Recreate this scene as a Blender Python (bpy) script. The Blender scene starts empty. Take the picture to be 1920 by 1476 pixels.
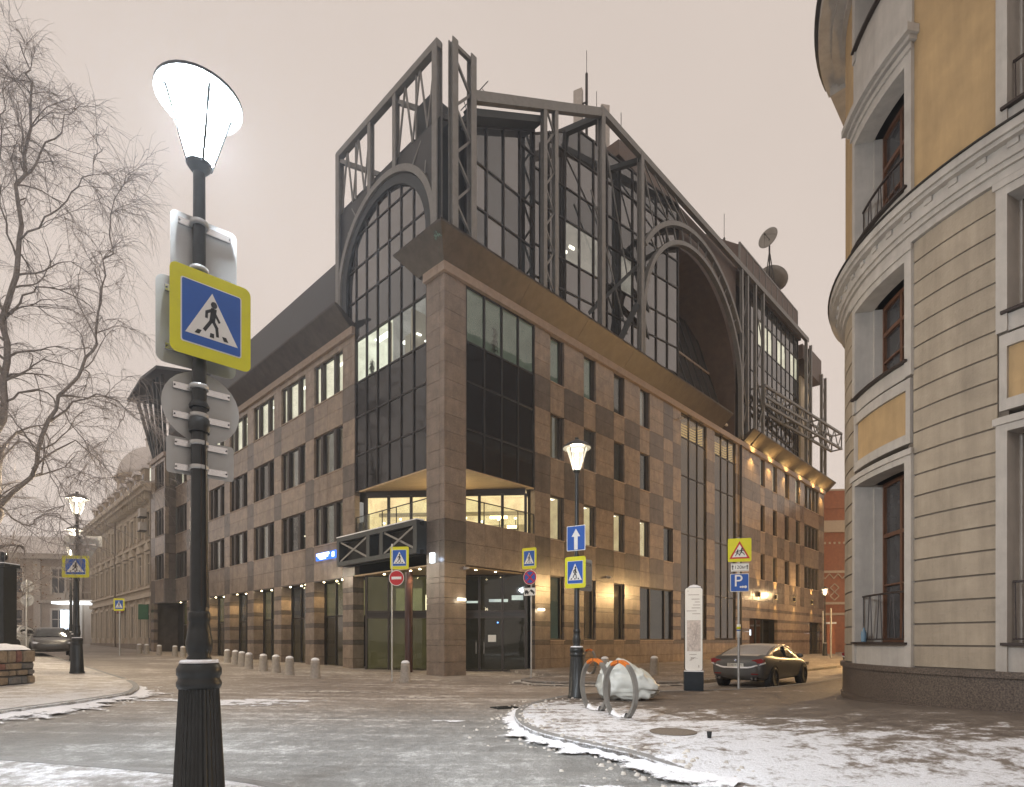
import bpy, bmesh, math, random
from mathutils import Vector, Matrix
random.seed(7)
SC = bpy.context.scene
COL = SC.collection
PI = math.pi

# ------------------------------------------------------------------ camera
CAM_H = 1.6
cd = bpy.data.cameras.new('camera'); cam = bpy.data.objects.new('camera', cd); COL.objects.link(cam)
cam.location = (0, 0, CAM_H); cam.rotation_euler = (math.radians(90), 0, 0)
cd.sensor_fit = 'HORIZONTAL'; cd.sensor_width = 36; cd.lens = 36*1084/1920
cd.shift_y = 462/1920; cd.clip_start = 0.1; cd.clip_end = 900
SC.camera = cam
# ------------------------------------------------------------------ sky: low cloud lit by the city at night
world = bpy.data.worlds.new('World'); SC.world = world; world.use_nodes = True
nt = world.node_tree; nt.nodes.clear()
out = nt.nodes.new('ShaderNodeOutputWorld'); bg = nt.nodes.new('ShaderNodeBackground')
sky = nt.nodes.new('ShaderNodeTexSky'); sky.sky_type = 'NISHITA'; sky.sun_disc = False
sky.sun_elevation = math.radians(40); sky.sun_rotation = math.radians(200)
sky.air_density = 1.5; sky.dust_density = 6
sm = nt.nodes.new('ShaderNodeVectorMath'); sm.operation = 'SCALE'; sm.inputs['Scale'].default_value = 0.02
mx = nt.nodes.new('ShaderNodeMix'); mx.data_type = 'RGBA'; mx.inputs[0].default_value = 0.95
tc = nt.nodes.new('ShaderNodeTexCoord'); sx = nt.nodes.new('ShaderNodeSeparateXYZ')
rp = nt.nodes.new('ShaderNodeValToRGB')
rp.color_ramp.elements[0].position = 0.0; rp.color_ramp.elements[0].color = (0.76, 0.65, 0.58, 1)
rp.color_ramp.elements[1].position = 0.75; rp.color_ramp.elements[1].color = (0.63, 0.54, 0.48, 1)
nz = nt.nodes.new('ShaderNodeTexNoise'); nz.inputs['Scale'].default_value = 2.2; nz.inputs['Detail'].default_value = 5
cl = nt.nodes.new('ShaderNodeMix'); cl.data_type = 'RGBA'; cl.blend_type = 'MULTIPLY'; cl.inputs[0].default_value = 1
nr = nt.nodes.new('ShaderNodeMapRange'); nr.inputs['To Min'].default_value = 0.91; nr.inputs['To Max'].default_value = 1.09
L = nt.links.new
L(tc.outputs['Generated'], sx.inputs[0]); L(sx.outputs['Z'], rp.inputs[0])
L(tc.outputs['Generated'], nz.inputs['Vector']); L(nz.outputs['Fac'], nr.inputs['Value'])
L(rp.outputs[0], cl.inputs[6]); L(nr.outputs[0], cl.inputs[7])
L(sky.outputs[0], sm.inputs[0]); L(sm.outputs[0], mx.inputs[6]); L(cl.outputs[2], mx.inputs[7])
L(mx.outputs[2], bg.inputs['Color']); bg.inputs['Strength'].default_value = 1.0; L(bg.outputs[0], out.inputs[0])
# a very faint, very soft directional part of the city glow
sl = bpy.data.lights.new('sun', 'SUN'); sun = bpy.data.objects.new('sun', sl); COL.objects.link(sun)
sl.energy = 0.12; sl.angle = math.radians(60); sl.color = (1, .86, .72)
sun.rotation_euler = (math.radians(50), 0, math.radians(-20))
SC.view_settings.view_transform = 'Standard'; SC.view_settings.look = 'None'
SC.view_settings.exposure = 0.18; SC.view_settings.gamma = 1.0; SC.view_settings.use_curve_mapping = False
SC.cycles.max_bounces = 3; SC.cycles.diffuse_bounces = 2; SC.cycles.glossy_bounces = 2; SC.cycles.transparent_max_bounces = 8
SC.cycles.sample_clamp_indirect = 3.0; SC.cycles.use_adaptive_sampling = True; SC.cycles.adaptive_threshold = 0.03
SC.cycles.caustics_reflective = False; SC.cycles.caustics_refractive = False

# ------------------------------------------------------------------ materials
MATS = {}
def mat(name, col, rough=.6, metal=0., var=.12, scale=6., bump=0., bscale=40., spec=.5, col2=None, emis=0., ior=1.5, aniso=None, rnd=0., detail=4, streak=0.):
    m = bpy.data.materials.new(name); m.use_nodes = True; n = m.node_tree.nodes; l = m.node_tree.links.new
    b = n['Principled BSDF']; b.inputs['Roughness'].default_value = rough; b.inputs['Metallic'].default_value = metal
    b.inputs['Specular IOR Level'].default_value = spec; b.inputs['IOR'].default_value = ior
    g = n.new('ShaderNodeNewGeometry'); src = g.outputs['Position']
    if aniso:
        mp = n.new('ShaderNodeMapping'); mp.inputs['Rotation'].default_value[2] = aniso[0]; mp.inputs['Scale'].default_value = aniso[1]
        l(src, mp.inputs['Vector']); src = mp.outputs['Vector']
    tx = n.new('ShaderNodeTexNoise'); tx.inputs['Scale'].default_value = scale; tx.inputs['Detail'].default_value = detail; tx.inputs['Roughness'].default_value = .6
    l(src, tx.inputs['Vector'])
    r = n.new('ShaderNodeValToRGB'); r.color_ramp.elements[0].position = .3; r.color_ramp.elements[1].position = .7
    c1 = tuple(max(0, c*(1-var)) for c in col); c2 = col2 or tuple(min(1, c*(1+var)) for c in col)
    r.color_ramp.elements[0].color = (*c1, 1); r.color_ramp.elements[1].color = (*c2, 1)
    l(tx.outputs['Fac'], r.inputs['Fac']); o = r.outputs['Color']
    if streak:
        ms = n.new('ShaderNodeMapping'); ms.inputs['Scale'].default_value = (2.6, 2.6, .22); l(g.outputs['Position'], ms.inputs['Vector'])
        ts = n.new('ShaderNodeTexNoise'); ts.inputs['Scale'].default_value = 1.; ts.inputs['Detail'].default_value = 6; ts.inputs['Roughness'].default_value = .7; l(ms.outputs[0], ts.inputs['Vector'])
        mq = n.new('ShaderNodeMapRange'); mq.inputs['From Min'].default_value = .32; mq.inputs['From Max'].default_value = .62; mq.inputs['To Min'].default_value = 1-streak; mq.inputs['To Max'].default_value = 1.04; l(ts.outputs['Fac'], mq.inputs['Value'])
        vq = n.new('ShaderNodeVectorMath'); vq.operation = 'SCALE'; l(o, vq.inputs[0]); l(mq.outputs[0], vq.inputs['Scale']); o = vq.outputs[0]
    if rnd:
        oi = n.new('ShaderNodeObjectInfo'); ad = n.new('ShaderNodeMath'); ad.operation = 'ADD'
        l(oi.outputs['Random'], ad.inputs[0]); l(g.outputs['Random Per Island'], ad.inputs[1])
        fr = n.new('ShaderNodeMath'); fr.operation = 'FRACT'; l(ad.outputs[0], fr.inputs[0])
        mr = n.new('ShaderNodeMapRange'); mr.inputs['To Min'].default_value = 1-rnd; mr.inputs['To Max'].default_value = 1+rnd
        l(fr.outputs[0], mr.inputs['Value'])
        vm = n.new('ShaderNodeVectorMath'); vm.operation = 'SCALE'; l(o, vm.inputs[0]); l(mr.outputs[0], vm.inputs['Scale']); o = vm.outputs[0]
    l(o, b.inputs['Base Color'])
    rv = n.new('ShaderNodeMapRange'); rv.inputs['To Min'].default_value = max(.02, rough*.85); rv.inputs['To Max'].default_value = min(1, rough*1.15)
    l(tx.outputs['Fac'], rv.inputs['Value']); l(rv.outputs[0], b.inputs['Roughness'])
    if bump:
        t2 = n.new('ShaderNodeTexNoise'); t2.inputs['Scale'].default_value = bscale; t2.inputs['Detail'].default_value = 4; l(g.outputs['Position'], t2.inputs['Vector'])
        bp = n.new('ShaderNodeBump'); bp.inputs['Strength'].default_value = bump; bp.inputs['Distance'].default_value = .02
        l(t2.outputs['Fac'], bp.inputs['Height']); l(bp.outputs[0], b.inputs['Normal'])
    if emis:
        b.inputs['Emission Strength'].default_value = emis; l(o, b.inputs['Emission Color'])
    MATS[name] = m
    return m
def granite(name, col, rough=.22):
    m = mat(name, col, rough, var=.22, scale=2.2, spec=.5, rnd=.10, detail=8, streak=.2)
    n = m.node_tree.nodes; l = m.node_tree.links.new; b = n['Principled BSDF']
    src = b.inputs['Base Color'].links[0].from_socket; g = [x for x in n if x.type == 'NEW_GEOMETRY'][0]
    v = n.new('ShaderNodeTexVoronoi'); v.inputs['Scale'].default_value = 28; l(g.outputs['Position'], v.inputs['Vector'])
    mr = n.new('ShaderNodeMapRange'); mr.inputs['From Min'].default_value = 0; mr.inputs['From Max'].default_value = .7
    mr.inputs['To Min'].default_value = .72; mr.inputs['To Max'].default_value = 1.22; l(v.outputs['Distance'], mr.inputs['Value'])
    s = n.new('ShaderNodeVectorMath'); s.operation = 'SCALE'; l(src, s.inputs[0]); l(mr.outputs[0], s.inputs['Scale']); l(s.outputs[0], b.inputs['Base Color'])
    t2 = n.new('ShaderNodeTexNoise'); t2.inputs['Scale'].default_value = 1.1; l(g.outputs['Position'], t2.inputs['Vector'])
    bp = n.new('ShaderNodeBump'); bp.inputs['Strength'].default_value = .12; bp.inputs['Distance'].default_value = .02
    l(t2.outputs['Fac'], bp.inputs['Height']); l(bp.outputs[0], b.inputs['Normal'])
    return m
def emit(name, col, s):
    m = bpy.data.materials.new(name); m.use_nodes = True; n = m.node_tree.nodes; l = m.node_tree.links.new
    n.clear(); o = n.new('ShaderNodeOutputMaterial'); e = n.new('ShaderNodeEmission'); e.inputs['Strength'].default_value = s
    g = n.new('ShaderNodeNewGeometry'); tx = n.new('ShaderNodeTexNoise'); tx.inputs['Scale'].default_value = 1.3; l(g.outputs['Position'], tx.inputs['Vector'])
    r = n.new('ShaderNodeValToRGB'); r.color_ramp.elements[0].color = (*[c*.78 for c in col], 1); r.color_ramp.elements[1].color = (*[min(1, c*1.1) for c in col], 1)
    r.color_ramp.elements[0].position = .35; r.color_ramp.elements[1].position = .65
    l(tx.outputs['Fac'], r.inputs['Fac']); l(r.outputs['Color'], e.inputs['Color']); l(e.outputs[0], o.inputs['Surface']); MATS[name] = m
    return m
def clearglass(name, tint=(.9, .93, .9), f0=.06, wav=.02, rough=.02):
    m = bpy.data.materials.new(name); m.use_nodes = True; n = m.node_tree.nodes; l = m.node_tree.links.new
    n.clear(); o = n.new('ShaderNodeOutputMaterial'); mi = n.new('ShaderNodeMixShader'); t = n.new('ShaderNodeBsdfTransparent'); g = n.new('ShaderNodeBsdfGlossy')
    t.inputs['Color'].default_value = (*tint, 1); g.inputs['Roughness'].default_value = rough; g.inputs['Color'].default_value = (.95, .95, .95, 1)
    fw = n.new('ShaderNodeLayerWeight'); fw.inputs['Blend'].default_value = .5
    pw = n.new('ShaderNodeMath'); pw.operation = 'POWER'; pw.inputs[1].default_value = 5; l(fw.outputs['Facing'], pw.inputs[0])
    lw = n.new('ShaderNodeMath'); lw.operation = 'MULTIPLY_ADD'; lw.inputs[1].default_value = 1-f0; lw.inputs[2].default_value = f0; l(pw.outputs[0], lw.inputs[0])
    ge = n.new('ShaderNodeNewGeometry'); tx = n.new('ShaderNodeTexNoise'); tx.inputs['Scale'].default_value = .9; l(ge.outputs['Position'], tx.inputs['Vector'])
    bp = n.new('ShaderNodeBump'); bp.inputs['Strength'].default_value = wav*4; bp.inputs['Distance'].default_value = .05; l(tx.outputs['Fac'], bp.inputs['Height'])
    l(bp.outputs[0], g.inputs['Normal']); l(lw.outputs[0], mi.inputs[0]); l(t.outputs[0], mi.inputs[1]); l(g.outputs[0], mi.inputs[2]); l(mi.outputs[0], o.inputs[0]); MATS[name] = m
    return m
granite('stone_light', (.205, .160, .122)); granite('stone_dark', (.098, .081, .068)); granite('stone_corner', (.178, .14, .112), .3)
mat('copper', (.068, .057, .048), .45, .3, .3, 1.6, bump=.05, spec=.5, streak=.3)
mat('verdigris', (.10, .17, .145), .6, .2, .35, 5)
mat('band', (.30, .23, .18), .4, 0, .15, 4)
mat('steel', (.20, .195, .185), .5, .2, .14, 3, bump=.04)
mat('steel_dark', (.035, .04, .042), .5, .3, .2, 3)
mat('mullion', (.03, .026, .023), .4, .4, .1, 5)
mat('frame_brown', (.035, .026, .021), .45, .2, .15, 5)
mat('roof_dark', (.05, .05, .05), .55, .2, .2, 1.2)
mat('roof_brown', (.11, .075, .058), .55, .1, .2, 2)
mat('core', (.02, .018, .016), .9)
mat('dark_glass', (.026, .022, .020), .045, 0, .3, .5, spec=1, ior=2.0, bump=.05, bscale=1.0, rnd=.3)
mat('dark_glass_cool', (.030, .034, .037), .05, 0, .2, .5, spec=1, ior=1.7, bump=.02, bscale=1.0, rnd=.3)
mat('black_glass', (.007, .0065, .006), .04, 0, .2, .5, spec=.8, ior=1.5, bump=.03, bscale=1.0)
clearglass('pane', (.93, .92, .88), .06); clearglass('pane_dim', (.74, .74, .70), .07); clearglass('pane_dark', (.6, .6, .54), .035); clearglass('pane_clean', (.93, .95, .93), .03)
clearglass('lantern_glass', (.97, .97, .97), .02, 0)
def litglass(name, col, st, tr):
    m = bpy.data.materials.new(name); m.use_nodes = True; n = m.node_tree.nodes; l = m.node_tree.links.new; n.clear()
    o = n.new('ShaderNodeOutputMaterial'); mi = n.new('ShaderNodeMixShader'); t = n.new('ShaderNodeBsdfTransparent'); e = n.new('ShaderNodeEmission'); e.inputs['Color'].default_value = (*col, 1); e.inputs['Strength'].default_value = st
    g = n.new('ShaderNodeNewGeometry'); tx = n.new('ShaderNodeTexNoise'); tx.inputs['Scale'].default_value = 9; l(g.outputs['Position'], tx.inputs['Vector']); mr = n.new('ShaderNodeMapRange'); mr.inputs['To Min'].default_value = tr-.12; mr.inputs['To Max'].default_value = tr+.12; l(tx.outputs['Fac'], mr.inputs['Value'])
    l(mr.outputs[0], mi.inputs[0]); l(e.outputs[0], mi.inputs[1]); l(t.outputs[0], mi.inputs[2]); l(mi.outputs[0], o.inputs[0]); MATS[name] = m
litglass('lantern_lit', (1, .88, .66), 1.6, .6); litglass('lantern_lit_cold', (.88, .95, 1), 14, .35)
emit('room_white', (.95, .93, .74), 1.0); emit('room_warm', (1., .78, .46), .66); emit('room_teal', (.42, .52, .40), .16); emit('room_pale', (.6, .57, .52), .42)
emit('room_olive', (.62, .54, .24), .22); emit('room_green', (.62, .62, .30), .62); emit('room_cafe', (1., .70, .36), 1.25); emit('room_dim', (.32, .28, .22), .12)
emit('lamp_strip', (1, .98, .86), 3.2); emit('lamp_warm', (1., .72, .36), 12); emit('lamp_cold', (.86, .94, 1), 300); emit('lamp_bulb', (1., .82, .55), 90)
emit('lamp_spot', (1., .80, .48), 35); emit('lamp_soft', (1., .88, .66), 5); emit('sign_blue', (.06, .2, .9), 1.6); emit('sign_white', (.85, .92, 1), 2.6); emit('tv', (.75, .85, 1), 2.0)
emit('led_blue', (.1, .3, 1), 5); emit('wash_lamp', (1., .62, .2), 3)
mat('interior', (.45, .40, .33), .8, 0, .1); mat('blind', (.5, .48, .43), .8, 0, .06, 20)
mat('wood_soffit', (.38, .27, .15), .5, 0, .2, 2, aniso=(0, (1, 8, 1)))
mat('maroon', (.05, .018, .014), .3, 0, .1)
mat('cast_iron', (.022, .024, .024), .38, .25, .2, 8, bump=.15, bscale=30)
mat('galv', (.42, .42, .41), .45, .5, .12, 6); mat('sign_back', (.36, .36, .35), .4, .35, .08, 3)
mat('sign_yellow', (.62, .60, .012), .5, 0, .05); mat('sign_blue_paint', (.010, .085, .38), .45, 0, .06); mat('sign_white_paint', (.72, .72, .70), .5, 0, .04)
mat('sign_black', (.012, .012, .012), .5); mat('sign_red', (.45, .012, .018), .45, 0, .05); mat('aluminium', (.6, .6, .6), .25, .9, .06)
def ragged(name, base):
    m = MATS[base].copy(); m.name = name; n = m.node_tree.nodes; l = m.node_tree.links.new; b = n['Principled BSDF']; g = [x for x in n if x.type == 'NEW_GEOMETRY'][0]
    at = n.new('ShaderNodeAttribute'); at.attribute_name = 'edge'; t1 = n.new('ShaderNodeTexNoise'); t1.inputs['Scale'].default_value = 3.2; t1.inputs['Detail'].default_value = 9; t1.inputs['Roughness'].default_value = .72; l(g.outputs['Position'], t1.inputs['Vector'])
    a = n.new('ShaderNodeMath'); a.operation = 'MULTIPLY_ADD'; a.inputs[1].default_value = 1.9; l(t1.outputs['Fac'], a.inputs[0]); l(at.outputs['Fac'], a.inputs[2])
    mr = n.new('ShaderNodeMapRange'); mr.inputs['From Min'].default_value = 1.36; mr.inputs['From Max'].default_value = 1.50; l(a.outputs[0], mr.inputs['Value'])
    tr = n.new('ShaderNodeBsdfTransparent'); mi = n.new('ShaderNodeMixShader'); l(mr.outputs[0], mi.inputs[0]); l(b.outputs[0], mi.inputs[1]); l(tr.outputs[0], mi.inputs[2]); l(mi.outputs[0], n['Material Output'].inputs['Surface']); MATS[name] = m
mat('snow', (.80, .80, .82), .75, 0, .05, 9, bump=.5, bscale=24, spec=.3); mat('snow_dirty', (.52, .48, .43), .8, 0, .2, 5, bump=.4, bscale=20)
ragged('snow_ragged', 'snow'); ragged('snow_dirty_ragged', 'snow_dirty'); ragged('verdigris_ragged', 'verdigris')
mat('manhole_iron', (.17, .14, .11), .8, 0, .3, 30, bump=.5)
mat('concrete', (.32, .29, .255), .85, 0, .16, 8, bump=.2); mat('kerb_granite', (.23, .225, .215), .75, 0, .2, 30, bump=.3, bscale=50)
mat('plaster_grey', (.325, .272, .205), .8, 0, .14, 2.2, bump=.35, bscale=22, detail=8, streak=.22); mat('plaster_white', (.41, .378, .34), .8, 0, .09, 3, bump=.12, streak=.16)
mat('ochre', (.395, .27, .135), .8, 0, .13, 1.8, bump=.2, bscale=14, detail=8, streak=.16); mat('plinth_granite', (.075, .058, .048), .35, 0, .5, 34, col2=(.16, .125, .10), detail=2, bump=.1)
mat('groove', (.15, .125, .10), .9); mat('wood_brown', (.105, .045, .022), .45, 0, .25, 4, aniso=(0, (6, 6, .6))); mat('iron_rail', (.035, .024, .02), .5, .3)
mat('beige', (.42, .345, .26), .8, 0, .12, 1.5, bump=.1); mat('beige_trim', (.50, .43, .34), .8, 0, .1, 2); mat('beige_dark', (.22, .18, .14), .8, 0, .15, 1.5)
mat('far_wall', (.36, .30, .25), .85, 0, .08, 1.2); mat('far_trim', (.46, .41, .36), .8, 0, .06)
mat('window_dark', (.045, .045, .048), .12, 0, .3, 2, spec=.6); mat('roof_snow', (.62, .58, .55), .8, 0, .08, 1)
mat('brick_red', (.34, .125, .065), .8, 0, .15, 3); mat('brick_white', (.52, .42, .32), .8, 0, .08)
mat('car_dark', (.085, .085, .083), .36, .2, .1, 2, spec=.6); mat('car_grey', (.045, .042, .04), .3, .3, .1); mat('car_white', (.5, .5, .5), .35); mat('rubber', (.015, .015, .015), .75, 0, .2, 20)
mat('rim', (.16, .155, .15), .35, .8); mat('car_glass', (.02, .022, .022), .08, 0, .2, 3, spec=.7); mat('frost', (.36, .345, .335), .6, 0, .12, 3); mat('tail_red', (.22, .012, .014), .25); mat('chrome', (.6, .6, .6), .15, .9)
mat('plate', (.55, .55, .52), .5); mat('dust_snow', (.50, .465, .425), .8, 0, .12, 6, bump=.2)
mat('bark', (.19, .165, .145), .9, 0, .3, 12); mat('bark_birch', (.26, .22, .19), .9, 0, .45, 7, aniso=(0, (2, 2, 9)))
mat('twig', (.30, .265, .245), .9, 0, .2, 3); mat('dry_leaf', (.11, .06, .03), .8, 0, .3, 6)
mat('tarp', (.60, .62, .58), .42, 0, .1, 3, bump=.3, bscale=9); mat('tarp_brown', (.16, .09, .04), .6); mat('orange', (.60, .15, .01), .5); mat('rack_steel', (.26, .255, .24), .4, .55, .12, 6)
mat('stele_black', (.014, .022, .03), .25, .2); mat('stele_face', (.80, .78, .73), .3, 0, .03); mat('print_grey', (.36, .30, .27), .5); mat('map_fill', (.56, .49, .44), .4, 0, .22, 14)
mat('bottle', (.12, .2, .27), .15, 0, .2); mat('plant', (.02, .032, .014), .7, 0, .3, 10)
mat('dish', (.27, .25, .22), .5); mat('antenna_white', (.46, .42, .38), .5); mat('green_sign', (.05, .16, .08), .5); mat('red_sign', (.24, .05, .03), .5)
mat('stone_a', (.12, .11, .10), .85, 0, .3, 9, bump=.5, bscale=25); mat('stone_b', (.20, .15, .10), .85, 0, .3, 9, bump=.5, bscale=25); mat('stone_c', (.17, .08, .06), .85, 0, .3, 9, bump=.5, bscale=25)
mat('mortar', (.05, .045, .04), .95); mat('wall_beige', (.55, .46, .33), .7)

# ------------------------------------------------------------------ mesh helpers
def lk(o): COL.objects.link(o); return o
class MB:
    def __init__(s): s.v = []; s.f = []; s.m = []; s.k = 0
    def add(s, vs, fs):
        b = len(s.v); s.v += [tuple(p) for p in vs]; s.f += [tuple(b+i for i in f) for f in fs]; s.m += [s.k]*len(fs); return s
    def box(s, x0, x1, y0, y1, z0, z1):
        return s.add([(x0,y0,z0),(x1,y0,z0),(x1,y1,z0),(x0,y1,z0),(x0,y0,z1),(x1,y0,z1),(x1,y1,z1),(x0,y1,z1)],
                     [(0,3,2,1),(4,5,6,7),(0,1,5,4),(1,2,6,5),(2,3,7,6),(3,0,4,7)])
    def bar(s, p, q, w, h=None, up=(0,0,1)):
        h = h or w; p = Vector(p); q = Vector(q); d = (q-p).normalized(); u = Vector(up)
        if abs(d.dot(u)) > .98: u = Vector((1,0,0)) if abs(d.x) < .9 else Vector((0,1,0))
        a = d.cross(u).normalized(); b = a.cross(d).normalized(); a = a*(w/2); b = b*(h/2)
        return s.add([p-a-b,p+a-b,p+a+b,p-a+b,q-a-b,q+a-b,q+a+b,q-a+b],[(0,3,2,1),(4,5,6,7),(0,1,5,4),(1,2,6,5),(2,3,7,6),(3,0,4,7)])
    def tube(s, pts, r, n=6, cap=True):
        pts = [Vector(p) for p in pts]; rs = r if isinstance(r, (list, tuple)) else [r]*len(pts); b = len(s.v); ref = None
        for i, p in enumerate(pts):
            d = (pts[min(i+1, len(pts)-1)]-pts[max(i-1, 0)])
            d = d.normalized() if d.length > 1e-9 else Vector((0,0,1))
            if ref is None: ref = Vector((0,0,1)) if abs(d.z) < .9 else Vector((1,0,0))
            a = d.cross(ref)
            if a.length < 1e-4: a = d.cross(Vector((0,1,0)))
            a.normalize(); c = a.cross(d).normalized()
            for k in range(n): th = 2*PI*k/n; s.v.append(tuple(p+a*(rs[i]*math.cos(th))+c*(rs[i]*math.sin(th))))
        for i in range(len(pts)-1):
            for k in range(n): s.f.append((b+i*n+k, b+i*n+(k+1)%n, b+(i+1)*n+(k+1)%n, b+(i+1)*n+k)); s.m.append(s.k)
        if cap:
            s.f.append(tuple(b+k for k in reversed(range(n)))); s.f.append(tuple(b+(len(pts)-1)*n+k for k in range(n))); s.m += [s.k]*2
        return s
    def lathe(s, prof, n=16, c=(0,0,0), flute=0., nf=0):
        b = len(s.v)
        for r, z in prof:
            for k in range(n):
                th = 2*PI*k/n; rr = r*(1-flute*(k % 2)) if nf else r
                s.v.append((c[0]+rr*math.cos(th), c[1]+rr*math.sin(th), c[2]+z))
        for i in range(len(prof)-1):
            for k in range(n): s.f.append((b+i*n+k, b+i*n+(k+1)%n, b+(i+1)*n+(k+1)%n, b+(i+1)*n+k)); s.m.append(s.k)
        s.f.append(tuple(b+k for k in reversed(range(n)))); s.f.append(tuple(b+(len(prof)-1)*n+k for k in range(n))); s.m += [s.k]*2
        return s
    def prism(s, poly, fn, d0, d1):
        """poly: 2-D points; fn(u,v,d) -> 3-D"""
        n = len(poly); b = [fn(u, v, d0) for u, v in poly]+[fn(u, v, d1) for u, v in poly]
        return s.add(b, [tuple(range(n)), tuple(reversed(range(n, 2*n)))]+[(i, i+n, (i+1)%n+n, (i+1)%n) for i in range(n)])
    def mesh(s, name):
        me = bpy.data.meshes.new(name); me.from_pydata(s.v, [], s.f); me.validate(); 
        bm = bmesh.new(); bm.from_mesh(me); bmesh.ops.recalc_face_normals(bm, faces=bm.faces); bm.to_mesh(me); bm.free()
        return me
    def build(s, name, m, parent=None, smooth=False, loc=(0,0,0), rot=(0,0,0)):
        me = s.mesh(name)
        for x in (m if isinstance(m, (list, tuple)) else [m]): me.materials.append(MATS[x])
        if isinstance(m, (list, tuple)) and len(me.polygons) == len(s.m):
            for p, k in zip(me.polygons, s.m): p.material_index = k
        if smooth:
            for p in me.polygons: p.use_smooth = True
            if smooth != True and hasattr(me, 'set_sharp_from_angle'): me.set_sharp_from_angle(angle=smooth)
        o = lk(bpy.data.objects.new(name, me)); o.location = loc; o.rotation_euler = rot
        if parent: o.parent = parent
        return o
def tag(o, label, cat, group=None, kind=None):
    o['label'] = label
    if cat: o['category'] = cat
    if group: o['group'] = group
    if kind: o['kind'] = kind
    return o
def thing(name, label, cat, loc=(0,0,0), rz=0., group=None):
    o = lk(bpy.data.objects.new(name, None)); o.location = loc; o.rotation_euler = (0, 0, rz); o.empty_display_size = .2
    return tag(o, label, cat, group)
def part(name, parent, loc=(0,0,0), rz=0.):
    o = lk(bpy.data.objects.new(name, None)); o.location = loc; o.rotation_euler = (0, 0, rz); o.parent = parent; o.empty_display_size = .1
    return o
def inst(name, me, parent, loc, rot=(0,0,0)):
    o = lk(bpy.data.objects.new(name, me)); o.location = loc; o.rotation_euler = rot; o.parent = parent; return o
def copy_tree(o, parent=None):
    c = lk(o.copy()); c.parent = parent
    for ch in list(o.children): copy_tree(ch, c)
    return c
def point_light(name, loc, power, col, r=.1, parent=None):
    l = bpy.data.lights.new(name, 'POINT'); l.energy = power; l.color = col; l.shadow_soft_size = r
    o = lk(bpy.data.objects.new(name, l)); o.location = loc
    if parent: o.parent = parent
    return o
def spot_light(name, loc, power, col, direction, size=100, blend=.6, r=.06, parent=None):
    l = bpy.data.lights.new(name, 'SPOT'); l.energy = power; l.color = col; l.shadow_soft_size = r; l.spot_size = math.radians(size); l.spot_blend = blend
    o = lk(bpy.data.objects.new(name, l)); o.location = loc; o.rotation_mode = 'QUATERNION'
    o.rotation_quaternion = Vector(direction).to_track_quat('-Z', 'Y')
    if parent: o.parent = parent
    return o
def text_mesh(body, size, align='CENTER'):
    cu = bpy.data.curves.new('t', 'FONT'); cu.body = body; cu.size = size; cu.align_x = align; cu.align_y = 'CENTER'; cu.extrude = 0
    o = lk(bpy.data.objects.new('t', cu)); dg = bpy.context.evaluated_depsgraph_get(); dg.update()
    me = bpy.data.meshes.new_from_object(o.evaluated_get(dg)); bpy.data.objects.remove(o); return me
def gz(x, y=0):
    t = -x-2; return .018*(t+math.sqrt(t*t+9))/2 - .018*.9
def pl(x, y=0): return .12+gz(x)+.02*max(0, -x-15)
def sstep(a): a = max(0, min(1, a)); return a*a*(3-2*a)
def pr(x, y): return .012+.108*sstep((y-6.35)/1.3)+.23*sstep((15.5-y)/6.5)*sstep((x-3)/4.5)

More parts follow.
